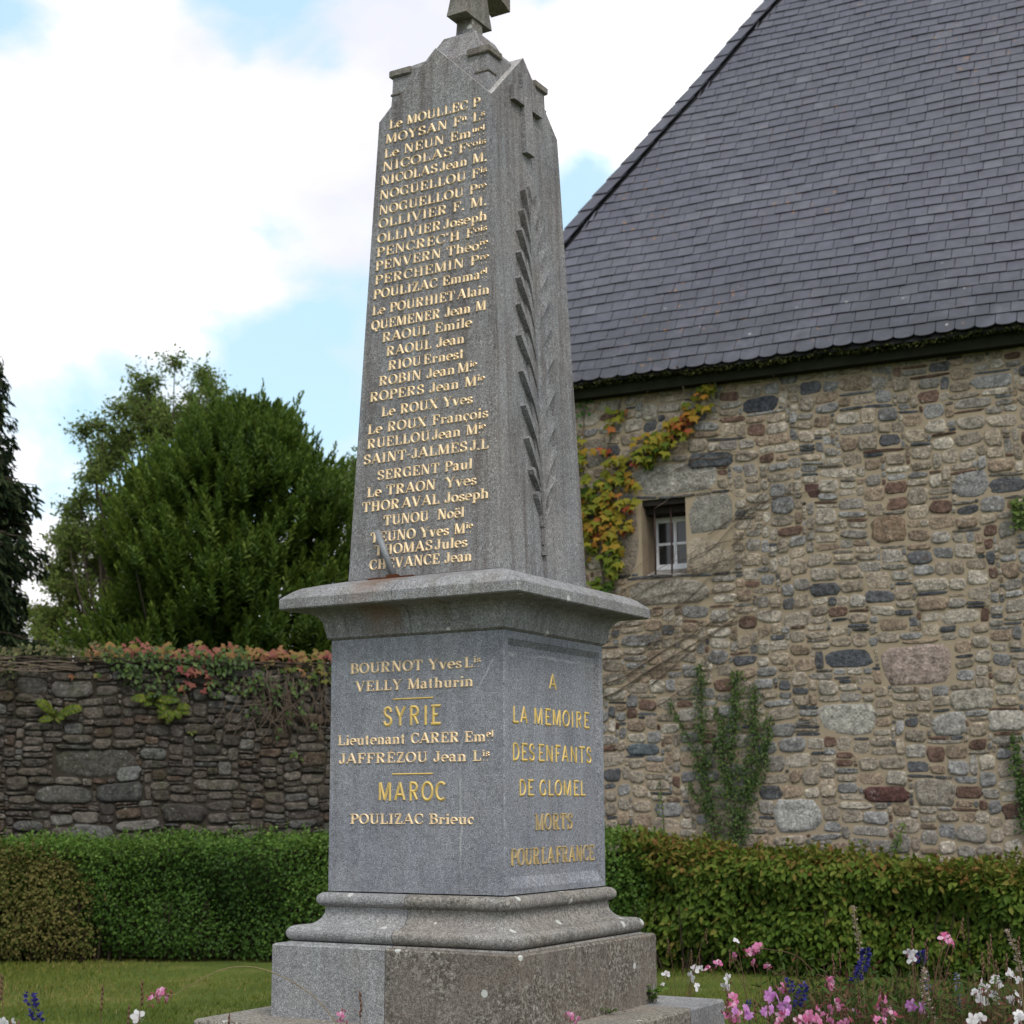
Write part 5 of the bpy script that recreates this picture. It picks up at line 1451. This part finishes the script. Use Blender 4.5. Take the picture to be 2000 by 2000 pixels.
def smooth(P, n=6):
    P = [np.array(p, float) for p in P]; out = []
    for i in range(len(P) - 1):
        a, b_, c_, d_ = P[max(i - 1, 0)], P[i], P[i + 1], P[min(i + 2, len(P) - 1)]
        for k in range(n):
            f = k / n; out.append(.5 * (2 * b_ + (c_ - a) * f + (2 * a - 5 * b_ + 4 * c_ - d_) * f * f + (3 * b_ - a - 3 * c_ + d_) * f ** 3))
    return [tuple(p) for p in out + [P[-1]]]


def gaura(label, Y, base_px, flowers, colour='pink', tips=(), size=.026, group=None, arch=None, smat=None, name='gaura', buds=3):
    """one plant: thin stems from its foot to every flower or bud tip (photograph pixels at depth Y)"""
    foot = at(base_px, 2000, Y); foot = np.array([foot[0], Y, .02])
    t_ = thing(name, label, 'flower', tuple(foot), group=group); ends = None

    def stem(pts, r0=.0024):
        mb = MB(); mb.tube(pts, [r0 - (r0 * .55) * k / len(pts) for k in range(len(pts))], 4)
        return mb
    for i, f in enumerate(flowers):
        p = at(f[0], f[1], Y) - foot; p[1] += grn.uniform(-.05, .05); sc = f[2] if len(f) > 2 else 1.0
        if arch and i == 0:
            pts = smooth([np.zeros(3)] + [at(x, y, Y) - foot for x, y in arch] + [p]); ends = np.array(pts[-5])
        elif arch: pts = bez(ends, (ends + p) / 2 + np.array([0, 0, .01]), p, 6)
        else: pts = bez((0, 0, 0), (p[0] * .25, p[1] * .3, p[2] * .75), p)
        obj('stem', stem(pts).mesh('stem', True), smat or m_gstem, t_)
        o_ = bpy.data.objects.new('flower', FL[colour][grn.randrange(5)]); COL.objects.link(o_); o_.parent = t_
        o_.location = p; o_.scale = (size * .88 * sc * grn.uniform(.85, 1.1),) * 3; o_.rotation_euler = (grn.uniform(-.7, .5), grn.uniform(-1.0, 1.0), grn.uniform(-1.1, 1.1))
        for k in range(buds):
            b_ = bpy.data.objects.new('bud', BUD); COL.objects.link(b_); b_.parent = t_
            b_.location = p + np.array([grn.uniform(-.02, .02), .004, grn.uniform(-.03, .012)]); s_ = grn.uniform(.012, .02); b_.scale = (s_, s_, s_); b_.rotation_euler = (grn.uniform(-.7, .7), grn.uniform(-.9, .9), 0)
    for (x, y) in tips:
        p = at(x, y, Y) - foot; pts = bez((0, 0, 0), (p[0] * .3, 0, p[2] * .7), p, 8)
        mb = stem(pts)
        for k in range(5):
            q = np.array(pts[-1]) - np.array([0, 0, .018 * k]); mb.tube([q, q + np.array([grn.uniform(-.008, .008), -.004, .02])], [.0045, .0025], 5)
        obj('stem', mb.mesh('stem', True), smat or m_gstem, t_)
    return t_


def spike(label, Y, foot_px, segs, mat, w=.016, per=16, smat=None, name='salvia', size=.016, group=None):
    """flower spike: florets in whorls between the pixel points of segs, stem on down to the ground"""
    foot = at(foot_px, 2000, Y); foot = np.array([foot[0], Y, .02])
    t_ = thing(name, label, 'flower', tuple(foot), group=group); mb = MB(); g = np.random.default_rng(int(segs[0][0]))
    P = []; Yd = []
    pts = [np.zeros(3)] + [at(x, y, Y) - foot for x, y in segs]
    mb.tube(pts, [.003] + [.0022] * (len(pts) - 1), 5)
    q = np.array(pts[1:]); L = np.concatenate([[0], np.cumsum(np.linalg.norm(np.diff(q, axis=0), axis=1))])
    nw = max(3, int(L[-1] / .017))
    for k in range(nw):
        s_ = L[-1] * (k + .5) / nw; c = np.array([np.interp(s_, L, q[:, i]) for i in range(3)]); ww = w * (1.15 - .6 * k / nw) * g.uniform(.7, 1.2)
        for j in range(per):
            a = g.random() * 6.283; P.append(c + np.array([math.cos(a) * ww * .4, math.sin(a) * ww * .4, g.normal(0, .004)])); Yd.append([math.cos(a), math.sin(a), g.uniform(-.2, .6)])
    P, Yd = np.array(P), np.array(Yd); n = len(P)
    leaves('flower_spike', LEAF4W, P, Yd, g.normal(0, 1, (n, 3)), size * g.uniform(.7, 1.3, n), mat, t_)
    obj('stem', mb.mesh('stem', True), smat or m_green, t_)


# right of the monument
gaura('white gaura flowers low beside the right corner of the plinth, in front of the lawn', 9.6, 1330, [(1301, 1904), (1349, 1907, 1.1), (1357, 1895), (1369, 1893, .9), (1363, 1930, 1.1), (1294, 1923, .5)], 'white', [(1305, 1838), (1379, 1820), (1366, 1860), (1350, 1862), (1333, 1878)], .035)
gaura('two white gaura flowers one above the other over the lawn right of the step', 9.0, 1435, [(1419, 1911, 1.15), (1417, 1928, 1.0)], 'white', [], .034)
gaura('single small cream flower against the dark foot of the hedge', 8.6, 1470, [(1438, 1839, .8)], 'white', [], .027, buds=0)
gaura('long arching pink gaura sprays bending towards the monument over the lawn', 8.0, 1640, [(1482, 1851, 1.25), (1470, 1860, 1.0), (1461, 1862, .9), (1478, 1856, .9)], 'pink', [(1640, 1865)], .028, arch=[(1620, 1940), (1590, 1900), (1560, 1870), (1530, 1858), (1505, 1855)])
gaura('pink gaura flowers on leaning stems just right of the two white flowers', 8.2, 1500, [(1437, 1868), (1402, 1883, 1.1), (1382, 1891, .8), (1472, 1881, .9), (1497, 1887, 1.0)], 'pink', [(1425, 1862)], .028, buds=4)
spike('tall dried grey seed spike standing highest over the right hedge foot', 7.2, 1690, [(1684, 1880), (1679, 1858), (1676, 1830), (1670, 1800), (1667, 1768)], m_dead, .011, 11, m_straw, 'salvia', .012)
spike('deep blue salvia with two dark heads below the tall dried spike', 7.0, 1662, [(1670, 1918), (1678, 1905), (1688, 1882), (1690, 1868), (1692, 1851)], m_blue, .026, 20, name='salvia', size=.020)
spike('dark blue salvia spike rising from the pink flowers, nearest the step', 6.9, 1549, [(1547, 1942), (1543, 1926), (1540, 1910)], m_blue, .014, 16, size=.016)
spike('blackish blue salvia spike with loose florets among the pink flowers', 6.9, 1556, [(1556, 1968), (1562, 1950), (1568, 1934), (1570, 1922)], m_blue, .018, 16, size=.018)
spike('short blue bud tip at the right corner of the step', 6.9, 1461, [(1462, 1966), (1462, 1955)], m_blue, .010, 10, size=.010)
gaura('white gaura flowers with a blue salvia behind, in the middle of the bed', 7.3, 1790, [(1776, 1862, 1.1), (1783, 1860, .9), (1779, 1874, 1.2)], 'white', [(1781, 1822)], .026)
spike('violet-blue salvia tuft close behind a white gaura', 7.4, 1808, [(1803, 1880), (1799, 1868), (1796, 1856)], m_blue, .022, 20, size=.018)
gaura('bright pink gaura flower leaning right above the bed, against the hedge', 7.0, 1790, [(1848, 1832, 1.35), (1856, 1842, 1.2), (1842, 1838, .9)], 'pink', [(1880, 1802), (1809, 1842)], .026, buds=5)
spike('curly bleached seed spike leaning across the middle of the bed', 6.8, 1830, [(1826, 1998), (1815, 1968), (1805, 1940), (1801, 1915), (1805, 1888)], m_dead, .013, 11, m_straw, size=.013)
spike('faded blue spike beside the curly bleached one', 7.1, 1815, [(1815, 1948), (1812, 1920), (1808, 1893)], m_paleblue, .013, 11, m_straw, size=.013)
spike('slender faded blue salvia standing alone over the lawn', 7.4, 1878, [(1876, 1975), (1871, 1935), (1869, 1898)], m_paleblue, .011, 10, size=.012)
gaura('large cluster of white gaura flowers at the right end of the bed', 6.7, 1925, [(1908, 1922, 1.1), (1918, 1920, 1.1), (1924, 1934, 1.1), (1904, 1938, .9), (1916, 1955, 1.2), (1926, 1960, 1.0), (1912, 1948, .9), (1922, 1927, 1.0)], 'white', [(1917, 1870), (1930, 1850)], .026, buds=2)
gaura('white gaura flowers between the large cluster and the leaning grey spike', 6.9, 1955, [(1938, 1914, 1.0), (1944, 1912, 1.0), (1951, 1922, .9), (1940, 1942, 1.0), (1945, 1955, 1.0), (1962, 1930, .8), (1965, 1950, .9)], 'white', [(1935, 1834), (1965, 1872), (1946, 1884)], .026, buds=1)
gaura('white gaura flowers at the right edge under the leaning grey spike', 6.8, 1990, [(1972, 1902, 1.1), (1980, 1908, 1.0), (1985, 1944, 1.2), (1982, 1956, 1.1), (1998, 1962, .9), (1987, 1914, .7)], 'white', [(1990, 1838)], .027, buds=1)
spike('leaning grey dried spike at the right edge', 6.7, 2003, [(1994, 1902), (1990, 1880), (1984, 1858), (1974, 1832), (1967, 1814)], m_dead, .012, 11, m_straw, size=.013)
gaura('pink gaura blossoms stacked on one upright red stem right of the blue spikes', 7.0, 1622, [(1620, 1918, 1.0), (1628, 1916, 1.0), (1624, 1928, .9), (1627, 1938, .9), (1616, 1926, .7)], 'pink', [(1627, 1872)], .026, buds=4)
gaura('small coral gaura buds on a short upright stem left of the blue spikes', 7.0, 1522, [(1524, 1922, .7), (1522, 1932, .8)], 'pink', [(1512, 1990)], .024, buds=4)
gaura('pink gaura with fine star flowers in the front, right of the blue spikes', 6.6, 1640, [(1634, 1958, 1.1), (1640, 1966, .9), (1622, 1972, 1.0), (1612, 1985, .9), (1604, 1980, .8), (1600, 1975, .8)], 'pink', [(1680, 1955), (1650, 1952)], .026)
gaura('rose gaura flowers left of the large mauve bloom in the front', 6.6, 1735, [(1722, 1952, 1.1), (1712, 1968, 1.0), (1736, 1978, 1.1), (1744, 1984, 1.0), (1732, 1990, 1.0), (1676, 1980, 1.0), (1682, 1986, .8), (1652, 1974, .7)], 'pink', [(1718, 1937), (1676, 1955)], .026)
gaura('pinkish red gaura clump touching the corner of the step', 6.75, 1440, [(1432, 1952, 1.1), (1438, 1961, .9), (1426, 1966, .9), (1422, 1985, 1.0), (1430, 1992, .9), (1445, 1985, .9), (1442, 1996, .9)], 'pink', [(1420, 1946), (1475, 1960)], .026, buds=5)
gaura('pale pink gaura clump at the bottom edge in the middle of the bed', 6.3, 1580, [(1570, 1993, 1.1), (1582, 1988, 1.1), (1592, 1990, 1.0), (1576, 2000, 1.1), (1596, 1998, 1.0), (1560, 1998, 1.0), (1528, 1985, .9), (1522, 1996, 1.0)], 'pink', [(1500, 1965)], .027)
gaura('pale pink gaura blossoms near the bottom edge below the star flowers', 6.3, 1645, [(1652, 1995, 1.0), (1644, 2000, 1.0), (1718, 1996, 1.1), (1728, 2000, 1.1), (1625, 1998, .9)], 'pink', [], .027)
gaura('large mauve bloom lying sideways in front of the blue spikes', 6.7, 1515, [(1505, 1947, 1.5), (1520, 1952, 1.4), (1527, 1962, 1.2)], 'mauve', [], .024, smat=m_green, name='mauve_daisy', buds=0)
gaura('mauve flowers low in the bed between the step and the blue spikes', 6.6, 1500, [(1492, 1972, 1.2), (1503, 1968, 1.0), (1532, 1974, 1.0), (1454, 1968, 1.1), (1460, 1980, 1.0), (1537, 1952, .9), (1541, 1970, 1.1), (1438, 1978, 1.0)], 'mauve', [], .022, smat=m_green, name='mauve_daisy', buds=0)
gaura('mauve bloom with a pale centre under the curly bleached spike', 6.5, 1785, [(1778, 1962, 1.3), (1798, 1966, 1.2)], 'mauve', [], .024, smat=m_green, name='mauve_daisy', buds=0)
gaura('white flowers with dark centres at the bottom right edge', 6.3, 1930, [(1900, 1996, 1.2), (1910, 1990, 1.2), (1985, 1990, 1.2), (1993, 1984, 1.1)], 'white', [], .028)
# left of the monument and before the step
spike('deep blue salvia head standing over the lawn at the bottom left', 6.4, 62, [(78, 1996), (70, 1985), (66, 1972), (60, 1955), (58, 1940)], m_blue, .026, 15, size=.019)
gaura('pink gaura on a long stem arching over from the step', 6.2, 690, [(318, 1938, 1.3), (308, 1948, 1.0), (298, 1950, .8), (328, 1948, .8)], 'pink', [], .026, arch=[(690, 2200), (684, 2080), (662, 2010), (640, 1976), (612, 1946), (578, 1922), (545, 1905), (510, 1892), (478, 1888), (440, 1892), (405, 1906), (370, 1925), (340, 1942)], smat=m_straw, buds=5)
gaura('white gaura flower low on the lawn side at the bottom left', 6.2, 262, [(270, 1986, 1.2), (263, 1982, .8)], 'white', [(278, 1924), (251, 1972)], .026, buds=1)
gaura('bare brown stalk left of the white gaura flower', 6.2, 192, [], 'pink', [(200, 1934)], .026)
gaura('white gaura flower at the bottom left corner', 6.0, 15, [(16, 1998, 1.3), (26, 2000, 1.2)], 'white', [(5, 1912)], .027, buds=1)
gaura('bare stalk in front of the step, left of the red bud', 6.1, 700, [], 'pink', [(705, 1946), (447, 1990)], .026)
gaura('red gaura bud in front of the step', 6.1, 668, [(664, 1986, .9), (668, 1993, .7)], 'pink', [], .026, buds=5)
gaura('single pink gaura flower at the bottom edge below the dedication', 6.1, 1120, [(1113, 1982, .9), (1127, 1992, .9)], 'pink', [], .024, buds=3)

# low leaves, red stalks and spent heads that fill the bed
n = 2600
g = np.random.default_rng(5)
fx = g.uniform(1.05, 3.6, n); fy2 = g.uniform(6.3, 8.3, n)
fx = np.where(fx < 1.25, fx + .2, fx)
hh = (.60 + .17 * g.random(n) + .16 * g.random(n) ** 3) * (1 - .06 * (fy2 - 6.3))
tops = np.stack([fx + g.normal(0, .06, n), fy2 + g.normal(0, .06, n), hh], 1); foots = np.stack([fx, fy2, np.zeros(n)], 1)
P = []; Yd = []; NS = 16
for k in range(NS):
    f = (k + 1) / NS; P.append(foots + (tops - foots) * (f + g.normal(0, .02, (n, 1)))); Yd.append(g.normal(0, 1, (n, 3)) + np.array([0, 0, .5]))
P = np.concatenate(P); Yd = np.concatenate(Yd)
keep = P[:, 0] > 1.16 - .0 * P[:, 1]
P, Yd = P[keep], Yd[keep]
lf = leaves('bed_foliage', LEAF6N, P, Yd, g.normal(0, .6, P.shape) + np.array([0, 0, 1]), g.uniform(.025, .06, len(P)), m_leafy, None, np.clip(g.normal(.42, .26, len(P)), 0, 1)); lf['kind'] = 'stuff'
V, F = [], []
STK = ([(-1, 0, 0), (1, 0, 0), (.5, 1, 0), (-.5, 1, 0), (0, 0, 1), (0, 1, .5)], [[(0, 1, 2, 3), (1, 4, 5, 2), (4, 0, 3, 5)]])
tv = np.array(STK[0]); d = tops - foots; L = np.linalg.norm(d, axis=1); dy = d / L[:, None]; xx = nrm(np.cross(dy, [0, 1, .1])); zz = np.cross(xx, dy)
Vv = foots[:, None, :] + .0016 * tv[None, :, 0:1] * xx[:, None] + L[:, None, None] * tv[None, :, 1:2] * dy[:, None] + .0016 * tv[None, :, 2:3] * zz[:, None]
Ff = (np.array(STK[1][0])[None] + (np.arange(n) * 6)[:, None, None]).reshape(-1, 4)
so = obj('bed_stalks', npmesh('bed_stalks', Vv.reshape(-1, 3), [Ff]), m_gstem); so['kind'] = 'stuff'


# weeds rooted on the stonework
def weed(label, px, py, Y, r, h, n, size, seed):
    g = np.random.default_rng(seed); p = at(px, py, Y); t_ = thing('weed', label, 'weed', tuple(p)); mb = MB(); P = []; Yd = []
    for k in range(7):
        tip = np.array([g.normal(0, r), -abs(g.normal(0, r * .6)), h * g.uniform(.5, 1.1)]); mb.tube(bez((0, 0, 0), tip * np.array([.4, .4, .7]), tip, 6), .0015, 4)
        for j in range(n // 7):
            f = g.uniform(.25, 1.05); P.append(tip * f); a = g.random() * 6.28; Yd.append([math.cos(a), math.sin(a), .1])
    P = np.array(P); m = len(P)
    leaves('foliage', LEAF4W, P, np.array(Yd), np.tile([0, -.4, 1.0], (m, 1)) + g.normal(0, .3, (m, 3)), size * g.uniform(.7, 1.2, m), m_privet, t_, g.uniform(.5, .9, m))
    obj('stem', mb.mesh('stem'), m_green, t_)
    return t_


def mloc(x, y, z):
    c_, s_ = math.cos(-TH), math.sin(-TH)
    return np.array([MC[0] + c_ * x - s_ * y, MC[1] + s_ * x + c_ * y, z + Z0])


wp = mloc(.70, .60, -.985); wd = weed('small green nettle-like weed at the right corner of the plinth', 1262, 1968, 8.3, .035, .10, 42, .036, 3); wd.location = wp
wp = mloc(.705, .12, -.985); wd = weed('tiny green weed at the foot of the stained plinth block', 1180, 1990, 7.9, .03, .03, 14, .022, 4); wd.location = wp
